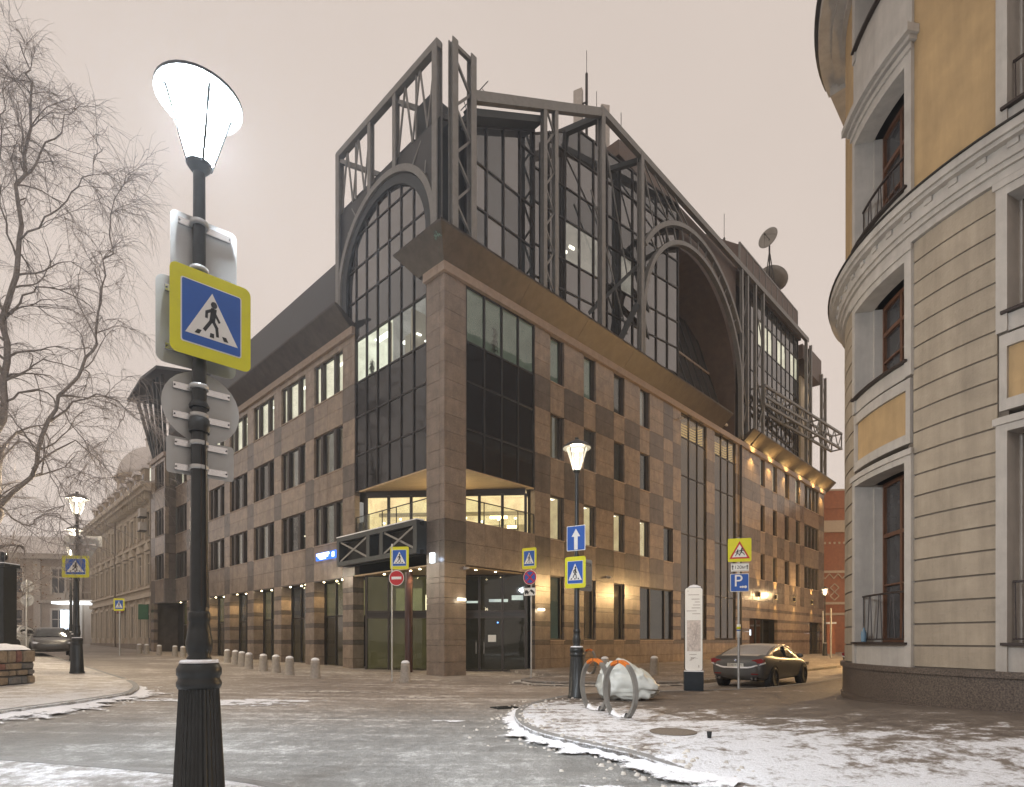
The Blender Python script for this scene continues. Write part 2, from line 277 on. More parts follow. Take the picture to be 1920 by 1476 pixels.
# ------------------------------------------------------------------ ground
def ground_mat(name, stops, line=None, lo=0., hi=1., base=.5, sc=.55, tracks=None, rough=.7, stops2=None, gains=(.35, .5, .42, .2), con=1.25, d=(-.22, .12)):
    """stops: bare colour, trodden colour, snow colour. line=(px,py,nx,ny): the snow cover (or, with stops2, the colour of the dirt) changes along that direction from lo to hi metres"""
    m = bpy.data.materials.new(name); m.use_nodes = True; n = m.node_tree.nodes; l = m.node_tree.links.new; b = n['Principled BSDF']
    g = n.new('ShaderNodeNewGeometry'); P = g.outputs['Position']
    def noise(scale, det=6, vec=P, rg=.65, dist=0.):
        t = n.new('ShaderNodeTexNoise'); t.inputs['Scale'].default_value = scale; t.inputs['Detail'].default_value = det; t.inputs['Roughness'].default_value = rg; t.inputs['Distortion'].default_value = dist; l(vec, t.inputs['Vector']); return t.outputs['Fac']
    def mth(op, a, c, e=None):
        x = n.new('ShaderNodeMath'); x.operation = op
        for i, q in enumerate((a, c, e)):
            if q is None: continue
            if isinstance(q, (int, float)): x.inputs[i].default_value = q
            else: l(q, x.inputs[i])
        return x.outputs[0]
    big = noise(sc, 3); med = noise(2.1, 4, dist=.6); fine = noise(7.5, 5); grit = noise(26., 4)
    f = None
    for k, q in zip(gains, (big, med, fine, grit)):
        t = mth('MULTIPLY', mth('SUBTRACT', q, .5), k); f = t if f is None else mth('ADD', f, t)
    if tracks:
        for ang, k in tracks:
            mp = n.new('ShaderNodeMapping'); mp.inputs['Rotation'].default_value[2] = ang; mp.inputs['Scale'].default_value = (.07, 1.9, 1); l(P, mp.inputs['Vector'])
            f = mth('ADD', f, mth('MULTIPLY', mth('SUBTRACT', noise(1., 5, mp.outputs[0], .6, .35), .5), k))
    f = mth('ADD', mth('MULTIPLY', f, con), base)
    pos = None
    if line:
        dt = n.new('ShaderNodeVectorMath'); dt.operation = 'DOT_PRODUCT'; sb = n.new('ShaderNodeVectorMath'); sb.operation = 'SUBTRACT'
        l(P, sb.inputs[0]); sb.inputs[1].default_value = (line[0], line[1], 0); l(sb.outputs[0], dt.inputs[0]); dt.inputs[1].default_value = (line[2], line[3], 0)
        mr = n.new('ShaderNodeMapRange'); mr.interpolation_type = 'SMOOTHSTEP'; mr.inputs['From Min'].default_value = lo; mr.inputs['From Max'].default_value = hi
        l(mth('ADD', dt.outputs['Value'], mth('MULTIPLY', mth('SUBTRACT', med, .5), 3.)), mr.inputs['Value']); pos = mr.outputs[0]
        if not stops2: f = mth('ADD', f, mth('MULTIPLY_ADD', pos, d[1]-d[0], d[0]))
    def ramp(st):
        r = n.new('ShaderNodeValToRGB'); e = r.color_ramp.elements
        e[0].position = .28; e[0].color = (*st[0], 1); e[1].position = .62; e[1].color = (*st[2], 1)
        x = e.new(.47); x.color = (*st[1], 1); x = e.new(.545); x.color = (*[.5*p+.5*q for p, q in zip(st[1], st[2])], 1)
        l(f, r.inputs['Fac']); return r.outputs[0]
    c = ramp(stops)
    if stops2:
        mx = n.new('ShaderNodeMix'); mx.data_type = 'RGBA'; l(pos, mx.inputs[0]); l(c, mx.inputs[6]); l(ramp(stops2), mx.inputs[7]); c = mx.outputs[2]
    gr = noise(95., 3); gm = n.new('ShaderNodeMapRange'); gm.inputs['From Min'].default_value = .3; gm.inputs['From Max'].default_value = .7; gm.inputs['To Min'].default_value = .72; gm.inputs['To Max'].default_value = 1.28; l(gr, gm.inputs['Value'])
    vs = n.new('ShaderNodeVectorMath'); vs.operation = 'SCALE'; l(c, vs.inputs[0]); l(gm.outputs[0], vs.inputs['Scale']); l(vs.outputs[0], b.inputs['Base Color'])
    rr = n.new('ShaderNodeMapRange'); rr.inputs['From Min'].default_value = .3; rr.inputs['From Max'].default_value = .6; rr.inputs['To Min'].default_value = rough*.62; rr.inputs['To Max'].default_value = min(1, rough*1.2)
    l(f, rr.inputs['Value']); l(rr.outputs[0], b.inputs['Roughness']); b.inputs['Specular IOR Level'].default_value = .3
    v = n.new('ShaderNodeTexVoronoi'); v.inputs['Scale'].default_value = 3.4; v.feature = 'SMOOTH_F1'; l(P, v.inputs['Vector'])
    hgt = mth('ADD', mth('ADD', f, mth('MULTIPLY', grit, .25)), mth('MULTIPLY', v.outputs['Distance'], .18)); bp = n.new('ShaderNodeBump'); bp.inputs['Strength'].default_value = .8; bp.inputs['Distance'].default_value = .07; l(hgt, bp.inputs['Height']); l(bp.outputs[0], b.inputs['Normal'])
    MATS[name] = m
SNOW = (.74, .74, .76)
ground_mat('road', [(.19, .188, .18), (.31, .305, .29), (.54, .535, .52)], line=(0, 12, -.25, .97), lo=-2.5, hi=5, base=.43, sc=.25, tracks=[(math.radians(-46), .30), (math.radians(8), .16), (math.radians(-20), .18)], rough=.8, stops2=[(.235, .20, .17), (.37, .325, .28), (.64, .60, .56)], gains=(.5, .42, .42, .35), con=1.15)
ground_mat('walk_right', [(.125, .102, .085), (.225, .188, .155), SNOW], line=(2.8, 15.0, -.747, -.665), lo=.4, hi=3.2, base=.49, sc=.45, rough=.8, d=(-.15, .11), tracks=[(math.radians(48), .25)])
ground_mat('walk_left', [(.30, .26, .225), (.50, .455, .41), (.74, .72, .70)], line=(-10.4, 18, .95, -.3), lo=-1.5, hi=2, base=.53, sc=.5, rough=.8, d=(-.05, .06), tracks=[(math.radians(-46), .3)])
ground_mat('walk_near', [(.20, .19, .185), (.36, .345, .33), SNOW], base=.53, sc=.6, rough=.8, tracks=[(math.radians(15), .3)])
ground_mat('walk_far', [(.16, .135, .115), (.26, .222, .188), (.55, .50, .46)], base=.44, sc=.5, rough=.75, tracks=[(math.radians(-46), .3)])

xs = [-260, -160, -110, -80]+[-60+2*i for i in range(46)]+[36, 50, 80, 140, 260]; ys = [-80, -30, -10, 0, 5, 10, 15, 20, 25, 30, 36, 44, 55, 70, 90, 130, 220, 420]
g = MB(); nx = len(xs)
for y in ys:
    for x in xs: g.v.append((x, y, gz(x, y)))
for j in range(len(ys)-1):
    for i in range(nx-1): g.f.append((j*nx+i, j*nx+i+1, (j+1)*nx+i+1, (j+1)*nx+i)); g.m.append(0)
o = g.build('ground', 'road', smooth=True); o['kind'] = 'structure'

def sheet(name, poly, zf, m, cell=1.2):
    bm = bmesh.new(); vs = [bm.verts.new((x, y, 0)) for x, y in poly]; bm.faces.new(vs)
    bmesh.ops.triangulate(bm, faces=bm.faces[:])
    for _ in range(6):
        es = [e for e in bm.edges if e.calc_length() > cell]
        if not es: break
        bmesh.ops.subdivide_edges(bm, edges=es, cuts=1); bmesh.ops.triangulate(bm, faces=[f for f in bm.faces if len(f.verts) > 3])
    for v in bm.verts: v.co.z = zf(v.co.x, v.co.y)
    bmesh.ops.recalc_face_normals(bm, faces=bm.faces)
    for f in bm.faces:
        if f.normal.z < 0: f.normal_flip()
    ex = bmesh.ops.extrude_edge_only(bm, edges=[e for e in bm.edges if e.is_boundary])
    for v in [q for q in ex['geom'] if isinstance(q, bmesh.types.BMVert)]: v.co.z -= .3
    me = bpy.data.meshes.new(name); bm.to_mesh(me); bm.free(); me.materials.append(MATS[m])
    for p in me.polygons: p.use_smooth = True
    return lk(bpy.data.objects.new(name, me))
def resample(pts, step):
    out = [Vector(pts[0])]; 
    for a, b in zip(pts, pts[1:]):
        a = Vector(a); b = Vector(b); n = max(1, round((b-a).length/step))
        out += [a+(b-a)*(k/n) for k in range(1, n+1)]
    return out
def smooth_line(pts, n=6):
    P = [Vector(p) for p in pts]; out = []
    for i in range(len(P)-1):
        p0 = P[max(i-1, 0)]; p1 = P[i]; p2 = P[i+1]; p3 = P[min(i+2, len(P)-1)]
        for k in range(n):
            t = k/n; out.append(.5*((2*p1)+(-p0+p2)*t+(2*p0-5*p1+4*p2-p3)*t*t+(-p0+3*p1-3*p2+p3)*t**3))
    return out+[P[-1]]
def kerb(parent, pts, zf, inside, w=.16, drop=.16, step=1.0):
    """granite kerb stones along a line; inside=+1 when the pavement lies to the left of the line"""
    line = resample(pts, step)
    for a, b in zip(line, line[1:]):
        d = (b-a).normalized(); n = Vector((-d.y, d.x))*inside; a2 = a+d*.006; b2 = b-d*.006; mb = MB(); za = zf(a.x, a.y)+.006; zb = zf(b.x, b.y)+.006
        c = .02
        mb.add([(a2.x, a2.y, za-drop), (b2.x, b2.y, zb-drop), (b2.x+n.x*w, b2.y+n.y*w, zb-drop), (a2.x+n.x*w, a2.y+n.y*w, za-drop),
                (a2.x, a2.y, za-c), (b2.x, b2.y, zb-c), (b2.x+n.x*c, b2.y+n.y*c, zb), (a2.x+n.x*c, a2.y+n.y*c, za), (b2.x+n.x*w, b2.y+n.y*w, zb), (a2.x+n.x*w, a2.y+n.y*w, za)],
               [(0,1,5,4), (4,5,6,7), (7,6,8,9), (0,3,2,1), (2,3,9,8), (1,2,8,6,5), (0,4,7,9,3)])
        mb.build('kerb_stone', 'kerb_granite', parent)
def drift(name, pts, wfun, zf, side, m='snow', hgt=.05, seed=1, lab=None, n=5):
    """bank of snow along a line with an uneven outer edge"""
    rnd = random.Random(seed); line = [Vector(p) for p in pts]; rows = []; ph = [rnd.uniform(0, 6) for _ in range(5)]
    L_ = 0
    for i, p in enumerate(line):
        d = (line[min(i+1, len(line)-1)]-line[max(i-1, 0)]).normalized(); q = Vector((-d.y, d.x))*side
        if i: L_ += (p-line[i-1]).length
        w = wfun(i/(len(line)-1))*(1+.22*math.sin(L_*1.7+ph[0])+.17*math.sin(L_*4.1+ph[1])+.14*math.sin(L_*9.3+ph[2])+.10*math.sin(L_*17+ph[3])+.10*rnd.uniform(-1, 1)); w = max(.03, w); row = []
        for k in range(n+1):
            u = k/n; x = p.x+q.x*w*u; y = p.y+q.y*w*u
            row.append((x, y, zf(x, y)+(hgt*(1-u)**.7*(1+.3*rnd.uniform(-1, 1)) if k < n else -.004)+.002))
        rows.append(row)
    mb = MB()
    for r in rows: mb.v += r
    c = n+1
    for i in range(len(rows)-1):
        for k in range(n): mb.f.append((i*c+k, i*c+k+1, (i+1)*c+k+1, (i+1)*c+k)); mb.m.append(0)
    o = mb.build(name, m+'_ragged', smooth=True); at = o.data.attributes.new('edge', 'FLOAT', 'POINT'); at.data.foreach_set('value', [(k/n)*1.0 for _ in rows for k in range(n+1)]); o['kind'] = 'stuff'; o['label'] = lab or 'snow bank along the kerb'; o['category'] = 'snow'; return o

# pavement on the right, round the racks and the ochre corner building
KR = smooth_line([(2.56, 6.37), (2.08, 6.83), (1.37, 7.83), (.35, 9.44), (.05, 11.3), (.25, 13.1), (.95, 14.7), (1.7, 15.75), (3.2, 16.5), (5.6, 17.1), (7.3, 17.7), (9.3, 19.2), (12.5, 22.3), (20, 30.2), (34, 45)], 5)
PR = [(p.x, p.y) for p in KR]+[(40, 46), (40, -4), (.8, -4), (.9, 5.2), (1.9, 6.15)]
o = sheet('pavement', PR, pr, 'walk_right', 1.0); o['kind'] = 'structure'; PAV_R = o
kerb(o, [(p.x, p.y) for p in KR[3:35]], pr, -1)
kerb(o, [(p.x, p.y) for p in KR[35:]], pr, -1, step=2.2)
# left pavement with the lamps
KL = smooth_line([(-10.3, 4), (-9.9, 9), (-9.75, 11.5), (-9.7, 13.7), (-9.95, 15.2), (-11.4, 17.6), (-14.4, 21), (-20, 26.6), (-30, 36.5), (-48, 55)], 5)
PLf = [(p.x, p.y) for p in KL]+[(-90, 60), (-90, 4)]
o = sheet('pavement', PLf, pl, 'walk_left', 1.6); o['kind'] = 'structure'; PAV_L = o
kerb(o, [(p.x, p.y) for p in KL[:28]], pl, 1); kerb(o, [(p.x, p.y) for p in KL[28:]], pl, 1, step=2)
# near left corner
KN = smooth_line([(-13, 8.4), (-6.3, 7.1), (-3.6, 6.45), (-2.2, 5.85), (-1.2, 4.9), (-.7, 3.5), (-.6, 1)], 5)
zn = lambda x, y: .10+gz(x)
o = sheet('pavement', [(p.x, p.y) for p in KN]+[(-.6, -6), (-14, -6)], zn, 'walk_near', .8); o['kind'] = 'structure'
kerb(o, [(p.x, p.y) for p in KN], zn, -1)
# pavement in front of the office building
BC = Vector((-2.94, 25.1)); UR = Vector((.6947, .7193)); UL = Vector((-.7193, .6947))
def bw(s, t, z=None):
    p = BC+UR*s+UL*t; return (p.x, p.y) if z is None else (p.x, p.y, z)
KF = smooth_line([(1.7, 24.2), (.7, 22.9), (.35, 21.6), (1.2, 20.4), (3.2, 20.2), (6.0, 20.6), (8.6, 22.9), (14, 28.4), (38, 53), (48, 63.5)], 5)
zff = lambda x, y: .12
o = sheet('pavement', [(p.x, p.y) for p in KF]+[bw(62, .5), bw(4.6, .5)], zff, 'walk_far', 1.6); o['kind'] = 'structure'
kerb(o, [(p.x, p.y) for p in KF[:34]], zff, 1); kerb(o, [(p.x, p.y) for p in KF[34:]], zff, 1, step=2.5)
# snow banks
drift('snow_bank', resample([(p.x, p.y) for p in KR[0:29]], .09), lambda u: .62*(1-u)**.8+.16, lambda x, y: gz(x)+.0, 1, hgt=.07, seed=3, lab='white snow bank in the gutter below the curved kerb by the racks')
drift('snow_bank', resample([(p.x, p.y) for p in KL[2:26]], .2), lambda u: 2.2*(1-u)+.4, lambda x, y: gz(x), -1, m='snow', hgt=.06, seed=5, lab='snow bank beside the left pavement kerb')
drift('snow_bank', resample([(p.x, p.y) for p in KF[2:26]], .2), lambda u: .6, lambda x, y: gz(x), -1, m='snow_dirty', hgt=.05, seed=6, lab='dirty snow along the kerb in front of the office entrance')
drift('snow_bank', resample([(p.x, p.y) for p in KR[33:53]], .25), lambda u: .5, lambda x, y: gz(x), 1, m='snow', hgt=.07, seed=8, lab='snow bank in the gutter behind the parked sedan')
for i, (x, y, r, sd) in enumerate([(-2.4, 15.9, .9, 1), (-5.4, 17.2, 1.3, 2), (.9, 6.2, .5, 4), (-7.0, 14.2, 2.3, 5), (-1.2, 11.3, .35, 6), (2.4, 23.6, 1.2, 7), (-3.6, 22.6, 1.4, 8), (-9.0, 26.5, 2.2, 9), (13.5, 22.4, 1.4, 10)]):
    rnd = random.Random(sd); mb = MB(); N = 26; c = [(x, y, gz(x)+.02+(.12 if i == 5 else 0))]
    for ring in (.55, 1.):
        for k in range(N):
            th = 2*PI*k/N; rr = r*ring*(1+.35*math.sin(3*th+sd)+.2*math.sin(7*th+2*sd)+.15*rnd.uniform(-1, 1))
            X = x+rr*math.cos(th)*1.5; Y = y+rr*math.sin(th)*.45; c.append((X, Y, gz(X)+(.012 if ring < 1 else .001)+(.12 if i == 5 else 0)))
    mb.v = c
    for k in range(N):
        a = 1+k; b2 = 1+(k+1)%N; mb.f.append((0, a, b2)); mb.f.append((a, a+N, b2+N, b2)); mb.m += [0, 0]
    o = mb.build('snow_patch', 'snow_dirty_ragged' if i not in (2, 3, 4) else 'snow_ragged', smooth=True); at = o.data.attributes.new('edge', 'FLOAT', 'POINT'); at.data.foreach_set('value', [.25]+[.5]*N+[1.0]*N); o['kind'] = 'stuff'; o['label'] = 'thin patch of trodden snow on the road'; o['category'] = 'snow'; o['group'] = 'snow patches on the road'

# loose clods of snow along the kerbs
mb = MB(); R0 = random.Random(77)
for line, zf_, sd, wd_, cnt in ((KR[0:32], lambda x, y: gz(x), 1, .8, 170), (KR[0:32], pr, -1, .9, 120), (KL[2:26], lambda x, y: gz(x), -1, 1.2, 120), (KF[0:24], lambda x, y: gz(x), -1, .7, 60)):
    for _ in range(cnt):
        i = R0.randint(0, len(line)-2); p = line[i]+(line[i+1]-line[i])*R0.random(); d_ = (line[i+1]-line[i]).normalized(); q = Vector((-d_.y, d_.x))*sd; w_ = abs(R0.gauss(0, .45))*wd_+.05; x, y = p.x+q.x*w_, p.y+q.y*w_; r = R0.uniform(.012, .05); z = zf_(x, y)
        vs = [(x+r*R0.uniform(.7, 1.3)*math.cos(a), y+r*R0.uniform(.7, 1.3)*math.sin(a), z-.005) for a in [k*PI/3 for k in range(6)]]+[(x+r*.6*math.cos(a+.4), y+r*.6*math.sin(a+.4), z+r*R0.uniform(.45, .8)) for a in [k*PI/2 for k in range(4)]]
        mb.add(vs, [(0,1,6), (1,7,6), (1,2,7), (2,3,7), (3,8,7), (3,4,8), (4,9,8), (4,5,9), (5,0,9), (0,6,9), (6,7,8,9)])
o = mb.build('snow_clods', 'snow_dirty', smooth=True); tag(o, 'loose clods of snow scattered along the kerbs', 'snow', kind='stuff')

# ------------------------------------------------------------------ the office building (local x = along the right front, y = along the left front)
B = thing('office_building', 'large dark granite office block with checkerboard stone and a steel and glass top', 'building', (BC.x, BC.y, 0), math.atan2(.7193, .6947))
def fR(a, d, z): return (a, d, z)
def fL(a, d, z): return (d, a, z)
def fW(a, d, z): return (d-.84, a, z)
def fT(a, d, z): return (a, 37.0+d, z)          # return of the left wing
FACES = {'R': fR, 'L': fL, 'W': fW, 'T': fT}
def line_fn(p0, p1):
    p0 = Vector(p0); d = (Vector(p1)-p0).normalized(); n = Vector((-d.y, d.x))
    return lambda a, q, z: (p0.x+d.x*a+n.x*q, p0.y+d.y*a+n.y*q, z)
def fbox(mb, fn, a0, a1, d0, d1, z0, z1):
    vs = [fn(a, d, z) for z in (z0, z1) for a, d in ((a0, d0), (a1, d0), (a1, d1), (a0, d1))]
    mb.add(vs, [(0,3,2,1),(4,5,6,7),(0,1,5,4),(1,2,6,5),(2,3,7,6),(3,0,4,7)])
SL = []
def slab(face, a0, a1, z0, z1, kind, dep=.3): SL.append((face, a0, a1, z0, z1, kind, dep))
def cell(face, a0, a1, z0, z1, kind, nz, dep=.3):
    na = 2 if a1-a0 > 2.0 else 1
    for i in range(na):
        for j in range(nz): slab(face, a0+(a1-a0)*i/na, a0+(a1-a0)*(i+1)/na, z0+(z1-z0)*j/nz, z0+(z1-z0)*(j+1)/nz, kind, dep)
STR = [(0, .62, 'l'), (.62, 1.35, 'l'), (1.35, 1.6, 'd'), (1.6, 2.3, 'l'), (2.3, 2.55, 'd'), (2.55, 3.2, 'l'), (3.2, 3.45, 'd'), (3.45, 4.1, 'l'), (4.1, 4.35, 'd'), (4.35, 4.98, 'l')]
RW = [(4.98, 6.9, 's'), (6.9, 9.2, 'w'), (9.2, 11.15, 's'), (11.15, 13.5, 'w'), (13.5, 15.15, 's'), (15.15, 17.58, 'w')]
LW = [(4.95, 6.95, 's'), (6.95, 9.17, 'w'), (9.17, 10.85, 's'), (10.85, 13.2, 'w'), (13.2, 15.0, 's'), (15.0, 17.25, 'w'), (17.25, 17.58, 'c')]
# --- windows
def window(face, a0, a1, z0, z1, splits=(), room=None, pane='pane_dim', dep=.18, off=0., fat=.0, sill=True):
    fn0 = FACES[face]; fn = lambda a, d, z: fn0(a, d+off, z)
    mb = MB(); w = .065
    fbox(mb, fn, a0, a0+w, dep-.05, dep+.07, z0, z1); fbox(mb, fn, a1-w, a1, dep-.05, dep+.07, z0, z1)
    fbox(mb, fn, a0+w, a1-w, dep-.05, dep+.07, z0, z0+w); fbox(mb, fn, a0+w, a1-w, dep-.05, dep+.07, z1-w, z1)
    edges = [a0+w]
    for s_ in splits:
        hw = .035+fat; fbox(mb, fn, s_-hw, s_+hw, dep-.09-fat*.5, dep+.07, z0+w, z1-w); edges += [s_-hw, s_+hw]
    edges.append(a1-w)
    o = mb.build('window', 'frame_brown', B)
    for i in range(0, len(edges), 2):
        p = MB(); fbox(p, fn, edges[i], edges[i+1], dep+.0, dep+.02, z0+w, z1-w); p.build('pane', pane, o)
    if sill:
        p = MB(); fbox(p, fn, a0-.03, a1+.03, -.05, dep-.06, z0-.045, z0-.003); p.build('sill', 'band', o)
    if room:
        d0 = dep+.09; d1 = 1.25; r = MB(); A = a0-.04; Z = a1+.04
        vs = [fn(A, d0, z0), fn(Z, d0, z0), fn(Z, d1, z0), fn(A, d1, z0), fn(A, d0, z1), fn(Z, d0, z1), fn(Z, d1, z1), fn(A, d1, z1)]
        r.add(vs, [(0,1,2,3), (4,7,6,5), (3,2,6,7), (0,3,7,4), (1,5,6,2)])
        me = r.build('room', room, o)
        if room in ('room_white',):
            c = MB(); m_ = (a0+a1)/2; wd = (a1-a0)*.16
            fbox(c, fn, m_-wd, m_+wd, .75, .95, z1-.03, z1-.012); c.build('ceiling_lamp', 'lamp_strip', o)
            c = MB(); fbox(c, fn, a0+.1, a1-.1, 1.1, 1.14, z0, z0+.75+.3*random.random()); c.build('cabinet', 'interior', o)
        if room in ('room_warm',):
            c = MB(); fbox(c, fn, a0+.05, a0+.1+(a1-a0)*.45, 1.0, 1.04, z0, z0+(z1-z0)*.42); c.build('cabinet', 'blind', o)
            c = MB(); fbox(c, fn, a0+.15, a1-.2, .5, .7, z1-.03, z1-.012); c.build('ceiling_lamp', 'lamp_strip', o)
        if room in ('room_pale',):
            k = MB(); fbox(k, fn, a0+.08, a0+(a1-a0)*.42, dep+.12, dep+.13, z0+.05, z1-.05); fbox(k, fn, a0+(a1-a0)*.62, a1-.08, dep+.12, dep+.13, z0+.05, z1-.05); k.build('blind', 'blind', o)
    return o
WR = [(7.12, 8.27), (10.02, 11.13), (12.96, 14.11), (15.87, 17.03), (18.8, 20.09)]
PRs = [(5.91, 7.12), (8.27, 10.02), (11.13, 12.96), (14.11, 15.87), (17.03, 18.8), (20.09, 21.22), (25.17, 26.53), (30.44, 32.05)]
WW = [(35.62, 36.6), (38.53, 39.59), (41.54, 42.84), (44.66, 45.91), (47.21, 51.9)]
PW = [(32.05, 35.62), (36.6, 38.53), (39.59, 41.54), (42.84, 44.66), (45.91, 47.21), (51.9, 53.8)]
for z0, z1, k in RW:
    nz = 3 if k == 'w' else 2
    for a0, a1 in PRs+PW: cell('R', a0, a1, z0, z1, 'l' if k == 'w' else 'd', nz)
    if k == 's':
        for a0, a1 in WR+WW: cell('R', a0, a1, z0, z1, 'l', nz)
rooms = {(5, 0): 'room_teal', (5, 1): 'room_teal', (5, 2): 'room_dim', (5, 3): 'room_pale', (3, 0): 'room_pale', (3, 1): 'room_dim', (3, 2): 'room_dim', (3, 3): 'room_dim',
         (1, 0): 'room_warm', (1, 1): 'room_warm', (1, 2): 'room_warm', (1, 3): 'room_warm', (1, 4): 'room_dim'}
for j in (1, 3, 5):
    z0, z1, _ = RW[j]
    for i, (a0, a1) in enumerate(WR):
        if i == 4 and j in (5, 3): cell('R', a0, a1, z0, z1, 'd', 3); continue
        rm = rooms.get((j, i)); window('R', a0, a1, z0, z1, (a0+(a1-a0)*.8,) if rm else (), rm, 'pane' if rm in ('room_warm', 'room_teal') else 'pane_dim')
    for i, (a0, a1) in enumerate(WW):
        sp = tuple(a0+(a1-a0)*q for q in (.25, .5, .75)) if i == 4 else (a0+(a1-a0)*.75,)
        rm = 'room_white' if j == 5 else ('room_warm' if (j == 1 and i == 1) else 'room_dim')
        if j == 5 and i in (2, 4): rm = 'room_pale'
        window('R', a0, a1, z0, z1, sp, rm, 'pane' if j == 5 else 'pane_dim', fat=.06 if i == 4 else 0)
# ground floor, right front
for i, (a0, a1) in enumerate(PRs):
    if i == 4: continue
    for z0, z1, k in STR: slab('R', a0, a1, z0, z1, k)
for z0, z1, k in STR[:3]: 
    for a0, a1 in WR[:3]+[(15.87, 17.9), (17.9, 20.09)]: slab('R', a0, a1, z0, z1, 'l')
for i, (a0, a1) in enumerate(WR[:3]): window('R', a0, a1, 1.6, 4.98, (a0+(a1-a0)*.82,), 'room_teal' if i == 0 else 'room_dim', 'pane_dim')
window('R', 15.87, 20.09, 1.6, 4.98, (17.2, 19.1), 'room_dim', 'pane_dim')
for z0, z1, k in STR:
    for a0, a1 in ((32.05, 33.2), (39.7, 41.6), (41.6, 43.6), (43.6, 45.5), (45.5, 47.2), (47.2, 48.9), (52.3, 53.8)): slab('R', a0, a1, z0, z1, 'l' if k == 'l' else 'd')
    if z0 >= 3.4:
        for a0, a1 in ((33.2, 35.4), (35.4, 37.5), (37.5, 39.7), (48.9, 50.6), (50.6, 52.3)): slab('R', a0, a1, z0, z1, k)
for a0, a1, m_ in ((33.2, 39.7, 'black_glass'), (48.9, 52.3, 'mullion')):
    mb = MB(); fbox(mb, fR, a0, a1, .8, .85, 0, 3.45); d_ = mb.build('garage_door', m_, B)
    mb = MB()
    for q in range(1, 4): fbox(mb, fR, a0+(a1-a0)*q/4-.05, a0+(a1-a0)*q/4+.05, .72, .797, 0, 3.45)
    mb.build('door_frame', 'steel_dark', d_)
    mb = MB(); fbox(mb, fR, a0+.6, a0+1.7, .55, .7, 2.0, 2.5); mb.build('display', 'tv', d_)
# glass strips between the two halves of the right front
def curtain(fn, al, zl, d, mf, name='curtain_wall', mw=.07, md=.12, mm='mullion', clip=None):
    mb = MB()
    for i, a in enumerate(al):
        fbox(mb, fn, a-mw/2, a+mw/2, d-md*.6, d+md*.4, zl[0], zl[-1])
    for z in zl:
        for i in range(len(al)-1): fbox(mb, fn, al[i]+mw/2, al[i+1]-mw/2, d-md*.45, d+md*.35, z-mw/2, z+mw/2)
    o = mb.build(name, mm, B)
    for i in range(len(al)-1):
        for j in range(len(zl)-1):
            m_ = mf(i, j)
            if not m_: continue
            p = MB(); fbox(p, fn, al[i]+mw/2, al[i+1]-mw/2, d-.012, d+.012, zl[j]+mw/2, zl[j+1]-mw/2); p.build('pane', m_, o)
    return o
def lin(a, b, n): return [a+(b-a)*i/n for i in range(n+1)]
mat('glass_olive', (.040, .034, .018), .06, 0, .3, .6, spec=.9, ior=1.55, bump=.03, bscale=1.4, rnd=.25)
curtain(fR, lin(21.25, 25.14, 3), [1.7, 4.95, 9.1, 13.2, 15.9, 17.55], .14, lambda i, j: 'glass_olive' if j < 4 else 'pane')
curtain(fR, lin(26.56, 30.41, 3), [1.7, 4.95, 9.1, 13.2, 15.9, 17.55], .14, lambda i, j: 'glass_olive' if j < 4 else 'pane')
for a0, a1 in ((21.22, 25.17), (26.53, 30.44)): 
    for z0, z1, k in ((0, .62, 'l'), (.62, 1.35, 'l'), (1.35, 1.62, 'd')): cell('R', a0, a1, z0, z1, k, 1)
# --- left front
for k_ in range(8):
    a0 = 7.34 if k_ == 0 else 7.5+4.25*k_; a1 = min(8.55+4.25*k_, 37.0) if k_ < 7 else 37.0
    if a1-a0 < .2: continue
    for z0, z1, k in LW:
        if k == 'c': cell('L', a0, a1, z0, z1, 'l', 1)
        else: cell('L', a0, a1, z0, z1, 'l' if k == 'w' else 'd', 3 if k == 'w' else 2)
    for z0, z1, k in STR: slab('L', 7.5+4.25*k_, min(8.55+4.25*k_, 37.0) if k_ < 7 else 37.0, z0, min(z1, 4.95), k, .65) if 7.5+4.25*k_ < 36.9 else None
LR = {5: ['room_white']*7, 3: ['room_pale', 'room_pale', 'room_dim', 'room_dim', 'room_dim', 'room_dim', 'room_dim'], 1: ['room_pale', 'room_dim', 'room_pale', 'room_pale', 'room_pale', 'room_pale', 'room_dim']}
for k_ in range(7):
    a0 = 8.55+4.25*k_; a1 = min(a0+3.2, 37.0)
    for j, (z0, z1, k) in enumerate(LW):
        if k == 's': cell('L', a0, a1, z0, z1, 'l', 2)
        elif k == 'c': cell('L', a0, a1, z0, z1, 'l', 1)
        else:
            w3 = a1-a0; o = window('L', a0, a1, z0, z1, (a0+w3*.27, a0+w3*.73), LR[j][k_], 'pane' if j == 5 else 'pane_dim', fat=.10)
            if j == 1 and k_ in (1, 2, 3):
                for q in range(4):
                    b_ = MB(); b_.lathe([(.0, -.05), (.05, 0), (.0, .05)], 6, fL(a0+w3*(.35+.3*random.random()), .75+.3*random.random(), z0+.4+1.5*random.random())); b_.build('pendant_lamp', 'lamp_soft', o)
